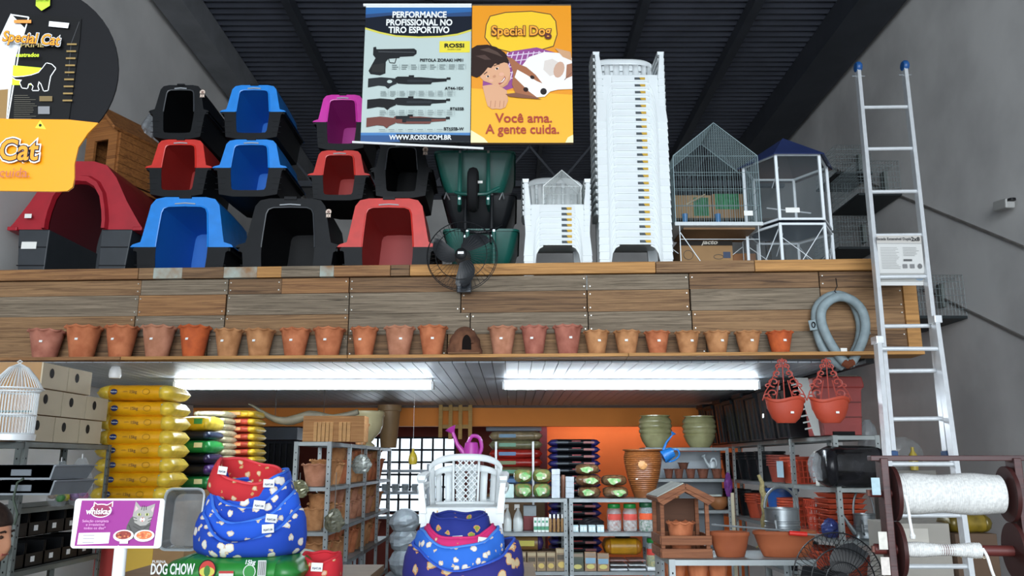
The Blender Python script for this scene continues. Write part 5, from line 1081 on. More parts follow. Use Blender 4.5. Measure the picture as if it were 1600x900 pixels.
for lv,z in ((1,zA[2]),(2,zA[3]),(0,zA[1])):
    for i in range(9):
        if lv==0 and i<2: continue
        y=7.5+i*.36; kk=random.choice('otp'); w_=.2; o=part('terracotta_pot',PM,None,(-1.715,y,z+.13+.02*(i%3)),(0,0,i),(w_,w_,.2),tmat(kk)); tag(o,'%s terracotta pot heaped in others, %s tier of the long rack, %s from near end'%(tones[kk][2],['top','middle','bottom'][lv],OR[i]),'pot','heaped pots in the long rack')
# bundles hung on the rack
for i,(x0,y0,x1,y1,Y,cc,lab) in enumerate(((452,750,480,778,7.14,'8a8a6c','clear packet with green header hanging at the near left corner of the pot rack'),(549,710,577,740,8.25,'8a8e88','silvery plastic bundle hanging on the pot rack upright, upper one'),(506,795,535,832,7.15,'7e7e6c','silvery plastic bundle hanging from a chain on the pot rack, lower one'))):
    o=crumple('hanging_packet',x0,y0,x1,y1,Y,.06,mat(cc,.2,.2,'noise',40,.5),lab,'packet',i+3,amp=.25)
    loc,w_,h=F(x0,y0,x1,y1,Y); b=MB(); b.tube([(0,0,h*.95),(0,0,h+ (.3 if i else .06))],.003,4); b.build('chain',steeldk,o)
# on top of it
plw=mat('a87a4a',.75,0,'wood',5,.0,'86592f',.2)
loc,w_,h=F(465,649,562,690,7.2); zt0=zA[0]+.001; h=loc.z+h-zt0
t=thing('plywood_planter','plywood box with upright slats on top of the pot rack','box',(loc.x+.02,7.26,zt0)); MB().box(-w_/2,w_/2,.02,.24,0,h).build('box_body',plw,t)
for i,x in enumerate((-.17,-.135,-.1,-.065,-.03,.05,.085,.12)): MB().box(x,x+.03,.0,.02,.0,h*.75).build('slat',mat('b88a56',.7,0,'wood',5,.2),t,bev=.002)
def rimpot(x0,y0,x1,y1,Y,m,lab,prof,name='glazed_pot',base=None,cat='pot',n=32,grp=None,sx=1,sy=1):
    loc,w_,h=F(x0,y0,x1,y1,Y); loc.x=P((x0+x1)/2,y0,Y+w_*sy/2).x
    if base is not None: h=loc.z+h-base; loc.z=base
    b=MB(); b.lathe([(r_*w_/2,z*h) for r_,z in prof],n,sy=sy); o=b.build(name,m,None,smooth=True); o.location=(loc.x,Y+w_*sy/2,loc.z); return tag(o,lab,cat,grp)
cream=mat('c9bd94',.25,0,'noise',5,.15); 
bowl=[(.35,0),(.38,.03),(.45,.1),(.78,.3),(.92,.55),(.93,.82),(1,.88),(1,.97),(.95,1),(.86,.96),(.8,.6),(.4,.15),(0,.12)]
pt=[(.6,0),(.62,.02),(.75,.5),(.86,.88),(.95,.9),(1,.94),(1,.99),(.93,1),(.86,.97),(.6,.1),(0,.08)]
z1=zA[0]+.001
rimpot(546,641,602,694,9.25,cream,'cream glazed pedestal bowl on top of the pot rack',[(.5,0),(.5,.03),(.28,.12)]+[(a,.14+.86*z) for a,z in bowl[1:]],base=z1)
o=part('terracotta_pot',PM,None,(P(564,690,8.6).x,8.6,z1),(0,0,1),(.17,.17,.24),tmat('t')); tag(o,'small tan terracotta pot wedged beside the cream bowl atop the rack','pot')
rimpot(590,632,628,698,10.2,mat('9a7a54',.5,0,'noise',4,.2),'tall brown tapered pot behind the cream bowl on the rack',[(.62,0),(.66,.02),(.9,.85),(1,.87),(1,1),(.9,1),(.6,.1),(0,.1)],base=z1)
# horn
Yh=8.4; t=thing('ox_horn','very long curved grey ox horn hung before the orange beam','horn',P(470,655,Yh)); o_=t.location
hp=[(388,631),(398,636),(412,646),(430,655),(448,658),(466,654),(484,648),(502,650),(520,653),(545,648),(560,643)]
b=MB(); b.tube(smooth_pts([tuple(P(x,y,Yh)-o_) for x,y in hp],2),[.004+.045*min(1,i/9)-.02*max(0,(i-9)/11) for i in range(21)],10); b.build('horn_shaft',mat('6e6654',.6,0,'noise',6,.35),t,smooth=True)
for x,y in ((430,650),(506,646)): v=P(x,y,Yh)-o_; MB().bar(v,(v.x,v.y,CZ-o_.z),.003,4).build('hanging_wire',black,t)
# trellis
loc,w_,h=F(684,630,737,686,10.7); t=thing('wooden_trellis','small pale wooden trellis of four uprights hung on the orange beam','trellis',(loc.x,10.8,loc.z)); tw=mat('b08a4c',.7,0,'wood',6,.2)
for i in range(4): MB().box(-w_/2+i*(w_-.05)/3,-w_/2+i*(w_-.05)/3+.05,-.03,-.005,(.05 if i in(0,) else 0)*h,h).build('upright_slat',tw,t,bev=.002)
for z in (.3,.8): MB().box(-w_/2,w_/2,-.005,.015,h*z,h*z+.05).build('cross_slat',tw,t,bev=.002)
def wcan(name,x0,y0,x1,y1,Y,m,lab,flip=1,tilt=0,base=None,sc=1):
    loc,w_,h=F(x0,y0,x1,y1,Y)
    if base is not None: loc.z=base
    t=thing(name,lab,'watering can',(loc.x,Y+.06,loc.z),0,rx=0,ry=tilt); r_=h*.26
    b=MB(); b.lathe([(r_*1.0,0),(r_*1.05,.01),(r_*.95,h*.3),(r_*.8,h*.5),(r_*.6,h*.52),(0,h*.5)],20,(flip*r_*.3,0,0)); b.build('body',m,t,smooth=True)
    b=MB(); b.tube([(-flip*r_*.4,0,h*.1),(-flip*r_*1.5,0,h*.45),(-flip*r_*2.1,0,h*.85)],[.02,.012,.01],8); b.build('spout',m,t,smooth=True)
    b=MB(); b.lathe([(.012,0),(.035,.03),(0,.034)],14); o=b.build('rose',m,t,smooth=True); o.location=(-flip*r_*2.1,0,h*.84); o.rotation_euler=(0,-flip*R(30),0)
    b=MB(); b.tube(smooth_pts([(-flip*r_*.1,0,h*.5),(flip*r_*.4,0,h*.72),(flip*r_*1.3,0,h*.66),(flip*r_*1.6,0,h*.35),(flip*r_*1.25,0,h*.1)]),.011,7); b.build('handle',m,t,smooth=True)
    return t
mg=mat('b838a4',.4)
t=wcan('watering_can',712,680,752,716,6.5,mg,'magenta plastic watering can standing behind the lattice chair back'); t.scale=(1.35,1.35,1.35)
t=thing('display_pillar','dark red cardboard pillar behind the centre chair holding the magenta can','stand',(P(735,716,6.5).x,6.56,0)); zz=P(735,716,6.5).z; MB().box(-.1,.1,-.1,.1,0,zz-.001).build('pillar_body',mat('5a2420',.7),t)
# yellow bottle and shelf in front of the window
t=thing('hanging_bottle','small yellow bottle hanging in front of the back window','bottle',P(645,726,9.0)); b=MB(); b.lathe([(0,0),(.04,.005),(.05,.05),(.04,.1),(.015,.14),(.013,.17),(0,.17)],14); b.build('bottle_body',mat('b8a02c',.3),t,smooth=True); MB().bar((0,0,.17),(0,0,CZ-t.location.z),.0015,4).build('string',white,t)
xa,xb=P(560,730,11.8).x,P(672,730,11.8).x
t=rack('glass_shelf_unit','pale shelf unit with glass trays in front of the back window',xa,xb,11.7,12.1,[P(600,734,11.8).z,P(600,768,11.8).z,P(600,806,11.8).z],P(600,725,11.8).z,[11.7,12.1],mat('9aa6b0',.4,.3),holes=False)
for z in (P(600,768,11.8).z,):
    for i in range(7):
        o=MB().lathe([(.04,0),(.05,.01),(.055,.08),(.05,.1),(.045,.08),(.04,.01)],12).build('glass_jar',mat('a9b4b8',.15,0,alpha=.6),None,smooth=True); o.location=(xa+.1+i*.14,11.85,z+.001); tag(o,'small clear glass jar, %s from the left on the shelf by the back window'%OR[i],'jar','glass jars by the window')
for i,(y0,y1) in enumerate(((800,832),(828,862),(858,900))):
    o=crumple('plastic_bundle',604,y0-4,654,y1+2,8.6,.3,mat('a3adb4',.25,0,'noise',8,.35),'%s grey plastic bundle between pot rack and centre chair'%['upper','middle','lower'][i],'bundle',20+i,amp=.08)
t=tag(MB().box(-.2,.2,-.2,.2,0,P(630,900,8.6).z).build('crate',mat('5a6068',.6)),'grey crate under the wrapped bundles left of the centre chair','crate'); t.location=(P(632,900,8.6).x,8.75,0)
# ================================================================== BACK SHELVES
YD=8.1
zD=[P(885,y,YD).z for y in (779,832,893)]; xD=[P(752,800,YD).x,P(888,800,YD).x,P(1035,800,YD).x]
rack('steel_rack','grey steel rack bay behind the centre chair, stacked with green nests and bottles',xD[0],xD[1]-.01,YD,YD+.42,zD+[.35],zD[0],[YD,YD+.42],steel)
rack('steel_rack','grey steel rack bay in the back centre with lidded jars and the brown vase',xD[1]+.01,xD[2],YD,YD+.42,zD+[.35],zD[0],[YD,YD+.42],steel)
def boxy(name,x0,y0,x1,y1,Y,d,col,lab,cat,base=None,grp=None,pr=(),m=None,bev=.003,rz=0):
    loc,w_,h=F(x0,y0,x1,y1,Y)
    if base is not None: h=loc.z+h-base; loc.z=base+.001
    t=thing(name,lab,cat,loc,rz,grp); MB().box(-w_/2,w_/2,0,d,0,h).build('body',m or mat(col,.5,0,'noise',20,.12),t,bev=bev)
    if pr:
        A=Art(lambda u:(u/100-.5)*w_,lambda v:(1-v/100)*h)
        for q_ in pr:
            if q_[0]=='e': A.e(*q_[1:])
            else: A.r(*q_)
        A.done(t,'printed_label')
    return t
# nests in clear wrap (two by two) and brown ones
def nest(x0,y0,x1,y1,lab,col,col2,base,Y=8.12,seed=1,grp='wrapped coconut nests'):
    loc,w_,h=F(x0,y0,x1,y1,Y); h=loc.z+h-base; b=MB(); rr=random.Random(seed); rg=[]; n=16
    for i in range(7):
        u=-1+2*i/6; s_=(1-abs(u)**3*.55); rg.append([(math.copysign(abs(math.cos(2*PI*j/n))**.6,math.cos(2*PI*j/n))*w_/2*s_*(1+rr.uniform(-.03,.03)),u*.13,h/2+math.copysign(abs(math.sin(2*PI*j/n))**.7,math.sin(2*PI*j/n))*h/2*s_*(1 if abs(u)<.9 else .9)) for j in range(n)])
    t=thing('wrapped_nest',lab,'pet nest',(loc.x,Y+.13,base+.001),0,grp)
    b.loft(rg); b.build('nest_body',mat(col,.25,0,'noise',22,.0,col2,.4,coat=.6),t,smooth=True)
    b=MB(); b.poly([(.24*w_*math.cos(q)*(1.2 if q<3 else .8)+.02*(-1)**seed,-.1325,h*.45+.28*h*math.sin(q)*(1+.2*math.sin(3*q+seed))) for q in [i*.5236 for i in range(12)]]); b.build('leaf_label',mat('3f9a3c',.4,0,'noise',26,.0,'a8b488'),t)
    MB().box(.0,.02,-.134,-.133,h*.3,h*.42).build('price_sticker',paper,t)
zt=zD[0]
dy=P(800,755,8.1).z
for i,(x0,x1,y0,y1,b_) in enumerate(((803,832,755,779,zt),(833,862,755,779,zt),(803,832,733,755,dy),(833,862,733,755,dy))):
    nest(x0,y0,x1,y1,'green wrapped nest left of the tins, %s'%['lower left of four','lower right of four','upper left of four','upper right of four'][i],'4f8a4a','9a7a50',b_,seed=i)
d1=P(920,760,8.12).z; d2=P(920,742,8.12).z
for i,(x0,x1,y0,y1,b_,lab) in enumerate(((904,940,760,779,zt,'brown wrapped nest at the bottom of the three-high pile'),(900,940,742,760,d1,'brown wrapped nest in the middle of the three-high pile'),(900,938,725,742,d2,'brown wrapped nest on top of the three-high pile'),(944,984,760,779,zt,'brown wrapped nest left of the vase, lower of two'),(942,982,742,760,d1,'brown wrapped nest left of the vase, upper of two'))):
    nest(x0,y0,x1,y1,lab,'7a5c40','5c3f28',b_,seed=i+9)
for i in range(5): boxy('tin',862,733+i*9,875,741+i*9,8.14,.06,'b4bcc4','silver tin in the column of five, %s from the top'%OR[i],'tin',grp='silver tins',base=P(870,742+i*9.2,8.14).z if i<4 else zt,bev=.004)
for i in range(4): boxy('tin',884,745+i*8.5,897,753+i*8.5,8.14,.06,'a8b0b8','silver tin in the short column of four, %s from the top'%OR[i],'tin',grp='silver tins by the post',base=P(890,753.4+i*8.5,8.14).z if i<3 else zt,bev=.004)
boxy('folded_cloth',788,757,803,779,8.15,.2,'b9d0cc','pale green folded cloths left of the green nests','cloth',base=zt,bev=.01)
rimpot(876,742,884,779,8.3,mat('7a4f3c',.4),'narrow brown packet between the two columns of silver tins',[(.9,0),(1,.05),(1,.9),(.6,1),(0,1)],name='packet',base=zt,cat='packet')
# black sacks behind
bs=sackmesh(.58,.45,.076,mat('15171d',.3,0,'noise',10,.3),mat('2e2a6a',.3,0,'noise',12,.4),5); Ysk=9.35
LB=MB().box(-.06,.06,-.001,0,-.012,.012); 
lbp=LB.mesh('s',mat('a0605c',.5)); lbr=MB().box(-.05,.05,-.001,0,-.004,.004).mesh('s',mat('b83a40',.5)); lbg=MB().box(-.07,.07,-.001,0,-.01,.01).mesh('s',mat('3c4650',.5))
zb=P(900,900,Ysk).z; ztp=P(900,678,Ysk).z; n_=int((ztp-zb)/.077)
for i in range(n_):
    z=zb+i*.077; k=n_-i-1
    t=thing('food_sack','black purple ended sack in the pile before the orange wall, %s from the top'%(OR[k]),'sack',(P(898,700,Ysk).x,Ysk+.23,z),0,'black sacks with purple ends')
    part('sack_body',bs,t); part('pink_label',lbp,t,(.16,-.225,.04)); part('red_label',lbr,t,(.02,-.226,.055)); part('grey_print',lbg,t,(-.14,-.226,.04))
t=tag(MB().box(-.28,.28,0,.45,0,zb-.001).build('pallet_box',card),'carton at the foot of the black sack pile','box'); t.location=(P(898,700,Ysk).x,Ysk,0)
# red sacks
Yr=9.9; cc=['8a7a5c','7c7a5a','a8261e','a8261e','7a6a4a','3a5a7a','a02a22']
for i in range(7):
    y0=674+i*14; loc,w_,h=F(764,y0,848,y0+14,Yr); t=thing('food_sack','%s sack in the pile right of the lattice chair top, %s from the top'%({'a8261e':'red','a02a22':'red','3a5a7a':'bluish'}.get(cc[i],'brown'),OR[i]),'sack',(loc.x,Yr+.2,loc.z),0,'red and brown sacks at the back')
    part('sack_body',sackmesh(w_,.4,h*1.03,mat(cc[i],.35,0,'noise',12,.35),mat(cc[i],.3,0,'noise',18,.3),i),t); MB().box(-.2,.0,-.206,-.203,h*.3,h*.7).build('colour_band',mat(['2f6a8a','3f8a6a','2f6aa0','5a6a2a','3f8a6a','2f6aa0','d0c0a0'][i],.4),t)
z=P(800,772,Yr).z; t=tag(MB().box(-.34,.34,0,.45,0,z-.002).build('pallet_box',mat('6a5238',.8)),'carton under the red and brown sack pile','box'); t.location=(P(806,770,Yr).x,Yr,0)
tag(MB().box(-.35,.4,0,.3,0,.1).build('light_fitting',mat('55606c',.5,.3)),'blue grey metal box fixed on the wall above the red sacks','box').location=(P(800,672,11.2).x,11.25,P(800,673,11.2).z)
for i,x in enumerate((775,833)): tag(MB().box(-.012,.012,-.012,.012,0,P(775,690,9.8).z).build('post',mat('c0c4c8',.4,.3)),'slim white upright on the %s side of the red sacks'%['left','right'][i],'post').location=(P(x,700,9.8).x,9.82,0)
# second level
z2=zD[1]
def sprayb(x0,y0,x1,y1,lab):
    loc,w_,h=F(x0,y0,x1,y1,8.2); h=loc.z+h-z2; t=thing('spray_bottle',lab,'bottle',(loc.x,8.25,z2+.001),0,'spray bottles'); m=mat('cfd4d2',.25,0,'noise',10,.15)
    b=MB(); b.lathe([(w_*.42,0),(w_*.46,.01),(w_*.46,h*.4),(w_*.3,h*.62),(w_*.14,h*.75),(w_*.13,h*.82),(0,h*.82)],18); b.build('bottle_body',m,t,smooth=True)
    b=MB(); b.obox((-.01,0,h*.9),(w_*.5,.025,h*.14)); b.obox((-w_*.25,0,h*.84),(.012,.012,h*.16),(0,R(20),0)); b.build('trigger_head',mat('e4e6e4',.4),t,bev=.003)
sprayb(786,787,800,830,'white spray bottle at the far left of the second shelf'); sprayb(801,787,818,830,'white spray bottle, right of its twin on the second shelf')
boxy('plastic_tub',818,790,838,806,8.35,.12,'a9b6bc','pale plastic tub behind the cartons on the second shelf','tub',base=P(828,806.5,8.35).z)
boxy('red_box',818,806,838,830,8.36,.12,'8a2328','dark red box under the pale plastic tub','box',base=z2)
for i in range(4): boxy('medicine_box',834+i*6,809,839.4+i*6,830,8.13,.05,'dfe6e2','small white and green carton, %s from the left of its row of four'%OR[i],'carton',base=z2,grp='white and green cartons',pr=((0,60,100,85,'3f8f6a'),(20,20,80,35,'3f8f6a')),bev=.001)
for i in range(4):
    x0=857+i*6.4; loc,w_,h=F(x0,804,x0+5.8,830,8.13); h=loc.z+h-z2; t=thing('small_bottle','tan bottle with white cap, %s from the left of its row of four'%OR[i],'bottle',(loc.x,8.16,z2+.001),0,'tan capped bottles'); b=MB(); b.lathe([(w_*.45,0),(w_*.46,h*.7),(w_*.25,h*.78),(0,h*.78)],14); b.build('bottle_body',mat('8f6a3c',.4,0,'noise',20,.2),t,smooth=True); b=MB(); b.lathe([(w_*.3,h*.78),(w_*.3,h),(0,h)],12); b.build('cap',white,t)
for i in range(4): boxy('blue_white_box',893+i*13.4,821,904+i*13.4,833,8.13,.08,'b9d2d6','pale blue carton, %s from the left of the four on the second shelf'%OR[i],'carton',base=z2,grp='pale blue cartons',pr=((10,20,45,80,'dfeaec'),(55,20,90,80,'dfeaec')),bev=.001)
crumple('dark_bundle',905,803,945,822,8.35,.2,mat('3a3b40',.5,0,'noise',20,.4),'dark grey bundle of gloves behind the pale blue cartons','bundle',31).location.z=z2+.001
def jar(x0,y0,x1,y1,lab,cont,labc,base,lid='1f8a3c',Y=8.15):
    loc,w_,h=F(x0,y0,x1,y1,Y); h=loc.z+h-base; r_=w_/2; t=thing('lidded_jar',lab,'jar',(loc.x,Y+r_,base+.001),0,'lidded plastic jars')
    b=MB(); b.lathe([(r_*.9,0),(r_*.98,.01),(r_,h*.15),(r_,h*.7),(r_*.9,h*.8),(r_*.72,h*.86),(0,h*.86)],22); b.build('jar_body',mat('c4d0d4',.1,0,alpha=.3),t,smooth=True)
    b=MB(); b.lathe([(r_*.85,.006),(r_*.93,h*.1),(r_*.93,h*.5),(r_*.6,h*.55),(0,h*.56)],18); b.build('contents',mat(cont,.5,0,'noise',45,.0,'cfc8c0' if cont!='c9b040' else '6a7a2a'),t,smooth=True)
    b=MB(); b.lathe([(r_*.0,h*.84),(r_*.8,h*.84),(r_*.86,h*.86),(r_*.86,h*.97),(r_*.8,h),(0,h)],22); b.build('lid',mat(lid,.4),t,smooth=True)
    n=10; b=MB(); b.loft([[(r_*1.01*math.cos(PI+PI*(.12+.76*i/n)),r_*1.01*math.sin(PI+PI*(.12+.76*i/n)),z) for i in range(n+1)] for z in (h*.42,h*.64)],False,False); b.build('paper_label',mat(labc,.6),t)
jar(950,788,973,831,'clear jar with green lid and red label, left of the two red labelled','a86a5c','c84a40',z2); jar(975,788,998,831,'clear jar with green lid and red label, right of the two red labelled','a87a6c','c84a40',z2)
jar(1000,786,1026,831,'largest clear jar with green balls and orange label','1f6a3c','d8562c',z2,'1c5a3a',8.12); jar(1024,800,1040,833,'green jar half hidden at the right end of the second shelf','2f7a4a','5a8a4a',z2,Y=8.3)
# third level
z3=zD[2]
t=thing('feed_bag','yellow and purple printed bag lying on the third shelf','bag',(P(822,850,8.2).x,8.35,P(822,861,8.2).z-.01)); part('bag_body',sackmesh(.34,.3,.15,mat('8a6a3c',.4,0,'noise',6,.3),mat('3a2a5c',.4),4),t); MB().box(-.12,.08,-.158,-.15,.05,.1).build('yellow_band',mat('c9c23c',.4),t)
t.location.z=z3+.17
boxy('long_carton',798,861,886,893,8.25,.25,'6a5238','low brown carton behind the seed boxes','box',base=z3)
for i in range(5): boxy('seed_box',[808,824,839,854,869][i],863 if i<4 else 857,[822,838,853,868,887][i],893,8.12,.06,'8a7458','brown seed carton with pale picture, %s from the left in its row of five'%OR[i],'carton',base=z3,grp='brown seed cartons',pr=((6,4,94,20,'a89878'),(10,28,90,50,'4a4030'),('e',50,72,34,14,'c9b060',12)),bev=.001)
for i in range(3): boxy('seed_box',894+i*20,[864,863,865][i],912+i*20,893,8.12,.06,'4f5444' if not i else '9a7a5c','seed carton with %s picture, %s of three on the jar bay third shelf'%(['dark green','blue sky','blue and green'][i],OR[i]),'carton',base=z3,grp='landscape seed cartons',pr=((6,5,94,22,'8a7a6a'),(6,30,94,60,'3c4a44' if not i else '7aa0b8'),('e',50,76,36,13,'c8c070',12)),bev=.001)
for i in range(3): 
    for j in range(2): boxy('folded_cloth',954+j*29,889-i*6.5,981+j*29,894-i*6.5,8.14,.3,['d2d6da','c4cacc','9a8080'][i],'folded %s cloth, %s pile under the golden bag, %s one'%(['white','grey white','mauve'][i],['left','right'][j],['bottom','middle','top'][i]),'cloth',base=z3+i*.043,bev=.012)
t=thing('feed_bag','golden yellow bag lying above the folded cloths','bag',(P(975,850,8.2).x,8.36,z3+.133)); part('bag_body',sackmesh(.37,.3,.15,mat('c9941c',.3,0,'noise',10,.3),mat('a8701c',.3),6),t)
rimpot(957,832,988,851,8.25,black,'small black pot on top of the golden bag',[(.75,0),(1,.9),(1.05,1),(.9,1),(.7,.1),(0,.1)],name='plant_pot',base=z3+.285)
jar(1012,842,1036,889,'clear jar with yellow green contents and green lid, third shelf','c9b040','c03a30',z3+.03); boxy('folded_cloth',1012,887,1036,894,8.12,.25,'dfe2e4','white folded cloth under the yellow jar','cloth',base=z3,bev=.01)
# big vase and cans
vase=[(.48,0),(.5,.02),(.62,.15),(.82,.4),(.97,.7),(1.0,.84),(.93,.95),(.95,.975),(1.06,.985),(1.06,1.0),(.95,1.0),(.85,.95),(.6,.2),(0,.1)]
loc,w_,h=F(981,703,1041,780,8.12); loc.z=zD[0]; b=MB(); pf=[]
for i in range(48):
    u=i/47*.97
    for (r0,z0),(r1,z1_) in zip(vase,vase[1:9]):
        if z0<=u<=z1_ and z1_>z0: r_=r0+(r1-r0)*(u-z0)/(z1_-z0); break
    pf.append((r_*w_/2*(1+.035*(i%2)),u*h))
t=thing('ribbed_vase','tall brown horizontally ribbed clay vase on the rack end, blue can beside it','vase',(loc.x,loc.y+w_/2,loc.z+.001)); b.lathe(pf+[(w_*.53,h*.975),(w_*.53,h),(w_*.46,h),(w_*.4,h*.9),(0,h*.5)],36); b.build('vase_body',mat('8a5228',.35,0,'noise',6,.25),t,smooth=True)
b=MB(); b.lathe([(0,-.008),(.03,-.004),(.045,.0),(.03,.006)],14); o=b.build('dent',mat('c08a54',.4),t,smooth=True); o.rotation_euler=(PI/2,0,0); o.location=(-.03,-w_*.485,h*.68); MB().box(-.1,-.08,-w_*.455,-w_*.45,h*.38,h*.4).build('price_sticker',paper,t)
# rack with small pots
YE=9.2; zE=[P(1075,y,YE).z for y in (699,748,797,860)]; xE=[P(1008,700,YE).x,P(1138,700,YE).x]
rk=rack('steel_rack','grey steel rack with pale back panel between vase and black pots, green urns on top',xE[0],xE[1],YE,YE+.4,zE+[.3],zE[0],[YE,YE+.4],steel)
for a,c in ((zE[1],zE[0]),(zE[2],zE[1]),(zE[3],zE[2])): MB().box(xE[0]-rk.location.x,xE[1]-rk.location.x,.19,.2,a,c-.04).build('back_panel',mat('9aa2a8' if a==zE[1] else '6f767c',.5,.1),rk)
urn=[(.55,0),(.58,.02),(.8,.2),(.93,.38),(.88,.42),(.97,.47),(.98,.54),(.91,.585),(.985,.63),(.985,.7),(.92,.745),(.97,.79),(.95,.85),(.86,.92),(.8,.95),(.9,.97),(.9,1.0),(.78,1.0),(.7,.9),(0,.5)]
og=mat('a8a67c',.2,0,'noise',5,.0,'8a8860',coat=.6)
rimpot(996,648,1050,699,YE+.02,og,'left glazed olive ribbed urn on the small pot rack',urn,'ribbed_urn',base=zE[0]+.001,cat='urn'); rimpot(1064,649,1119,699,YE+.02,og,'right glazed olive ribbed urn on the small pot rack',urn,'ribbed_urn',base=zE[0]+.001,cat='urn')
blc=mat('1f74c4',.4); t=wcan('watering_can',1026,682,1052,726,8.55,blc,'bright blue plastic watering can tilted upright beside the brown vase',flip=1,tilt=R(62)); t.scale=(.85,.85,.85); t.location=P(1034,712,8.55)
for i,(x0,x1) in enumerate(((1040,1056),(1056,1072),(1074,1091),(1092,1112),(1115,1133))):
    y0=733; loc,w_,h=F(x0,y0,x1,748,YE+.05); o=part('small_pot',PM,None,(loc.x,YE+.15,zE[1]+.001),(0,0,1),(w_,w_,h/.88),mat('7a4a38',.85,0,'noise',3,.2)); tag(o,'small brown clay pot, %s from the left on the upper shelf of the urn rack'%OR[i],'pot','small clay pots on the urn rack')
loc,w_,h=F(1062,724,1080,734,YE+.05); o=part('small_pot',PM,None,(loc.x,YE+.15,zE[1]+.001+P(0,733,YE).z-P(0,748,YE).z),(0,0,1),(w_,w_,h/.88),mat('6a4030',.85,0,'noise',3,.2)); tag(o,'small brown clay pot standing on top of the others on the urn rack','pot')
wcan('watering_can',1098,716,1130,736,YE+.1,mat('c2ccd0',.3),'small white watering can standing on the small clay pots',flip=1).location.z=zE[1]+.001+P(0,733,YE).z-P(0,748,YE).z+.01
rimpot(1108,777,1137,797,YE+.02,mat('9a6238',.6,0,'noise',5,.3),'round brown clay bowl on the lower shelf of the urn rack',[(.5,0),(.9,.3),(1,.65),(.92,.95),(.85,1),(.7,.8),(0,.3)],name='clay_bowl',base=zE[2]+.001)
b=MB(); b.obox((0,0,0),(.26,.06,.02)); t=tag(b.build('pale_board',mat('b9c0b8',.6)),'pale board lying across the clay bowl on the urn rack','board'); t.location=P(1108,774,YE+.14)
rimpot(1036,776,1062,797,YE+.02,tmat('t'),'tan clay pot at the left end of the urn rack lower shelf',pt,name='clay_pot',base=zE[2]+.001)
o=crumple('hanging_net',1134,738,1146,776,YE-.05,.05,mat('6a2a7a',.7,0,'noise',30,.3),'purple net bundle hanging on the urn rack right upright','net',14,amp=.2)
# ================================================================== RIGHT FRONT TABLE SHELF
YF=5.15; zF=P(1160,866,YF+.2).z
xF=[P(1042,880,YF).x,P(1268,880,YF).x]
rack('low_shelf','low grey steel shelf at the right front carrying the little house and oval pots',xF[0],xF[1],YF-.08,YF+.42,[zF,zF-.32,.3],zF,[YF-.08,YF+.42],mat('a4abac',.4,.25,'noise',5,.15))
hw_=mat('8f5a3a',.75,0,'wood',6,.0,'6a3c24',.3); loc,w_,h=F(1036,760,1108,868,YF); h=loc.z+h-zF-.001; t=thing('wooden_bird_feeder','brown wooden house shaped pot stand on the low shelf, pale roof slope','pot stand',(P(1072,868,YF).x,YF-.02,zF+.001)); W2=w_/2*.98; D_=.32
for sx_ in (-1,1):
    for y in (.01,D_-.03): MB().box(sx_*W2-.012,sx_*W2+.012,y,y+.022,0,h*.80).build('upright',hw_,t,bev=.002)
for y in (-.005,D_): 
    for z0,z1_ in ((.0,.13),(.18,.31)): MB().box(-W2-.015,W2+.015,y-.01,y+.005,z0*h,z1_*h).build('front_slat' if y<0.1 else 'back_slat',hw_,t,bev=.002)
for sx_ in (-1,1):
    for z0,z1_ in ((.0,.13),(.18,.31)): MB().box(sx_*(W2+.015)-.006,sx_*(W2+.015)+.006,0,D_,z0*h,z1_*h).build('side_slat',hw_,t,bev=.002)
MB().box(-W2,W2,0,D_,.0,.012).build('floor_board',hw_,t); MB().box(-W2,W2,D_-.004,D_+.002,h*.31,h*.8).build('back_board',mat('5a3a28',.8,0,'wood',6,.2),t)
for sx_,mm in ((-1,mat('b9bdb4',.8,0,'noise',8,.25)),(1,hw_)):
    L_=W2+.035; rise=h*.2; b=MB(); ang=math.atan2(rise,L_); b.obox((sx_*L_/2,D_/2,h*.80+rise/2+.005),(math.hypot(L_,rise),D_+.1,.03),(0,sx_*ang,0)); b.build('roof_slope',hw_,t,bev=.002)
    if sx_<0: b=MB(); b.obox((sx_*L_/2-.004,D_/2,h*.80+rise/2+.023),(math.hypot(L_,rise)-.01,D_+.08,.004),(0,sx_*ang,0)); b.build('pale_roof_paint',mm,t)
MB().prism([(-W2-.03,h*.79),(0,h*.99),(W2+.03,h*.79),(W2+.0,h*.74),(0,h*.93),(-W2,h*.74)],.02).build('gable_trim',hw_,t).location.y=-.04
loc,w_,h=F(1048,812,1094,862,YF+.08); o=part('terracotta_pot',PM,None,(t.location.x,YF+.13,zF+.014),(0,0,.3),(w_*.98,w_*.98,h/.88),tmat('o')); tag(o,'scalloped terracotta pot standing inside the little wooden house','pot')
def oval(x0,y0,x1,y1,lab,sy):
    loc,w_,h=F(x0,y0,x1,y1,YF); h=loc.z+h-zF; b=MB(); b.lathe([(r_*w_/2,z*h) for r_,z in ((.66,0),(.7,.02),(.84,.4),(.95,.82),(1,.86),(1,.97),(.97,1),(.92,.98),(.88,.8),(.7,.1),(0,.08))],40,sy=sy); t=thing('oval_planter',lab,'planter',(loc.x,YF+w_*sy/2-.03,zF+.001)); b.build('planter_body',mat('a85c36',.8,0,'noise',4,.0,'8f4a2a',.1),t,smooth=True)
    return t,w_,h
oval(1114,832,1177,868,'terracotta oval planter between the wooden house and the larger one',.75); t2,w2_,h2=oval(1183,830,1284,870,'largest oval terracotta planter, tin watering can standing in it',.5)
b=MB(); b.lathe([(0,h2*.72),(w2_*.44,h2*.72),(w2_*.44,h2*.7),(0,h2*.7)],30,sy=.5); b.build('potting_surface',mat('5a3a28',.9,0,'noise',20,.3),t2)
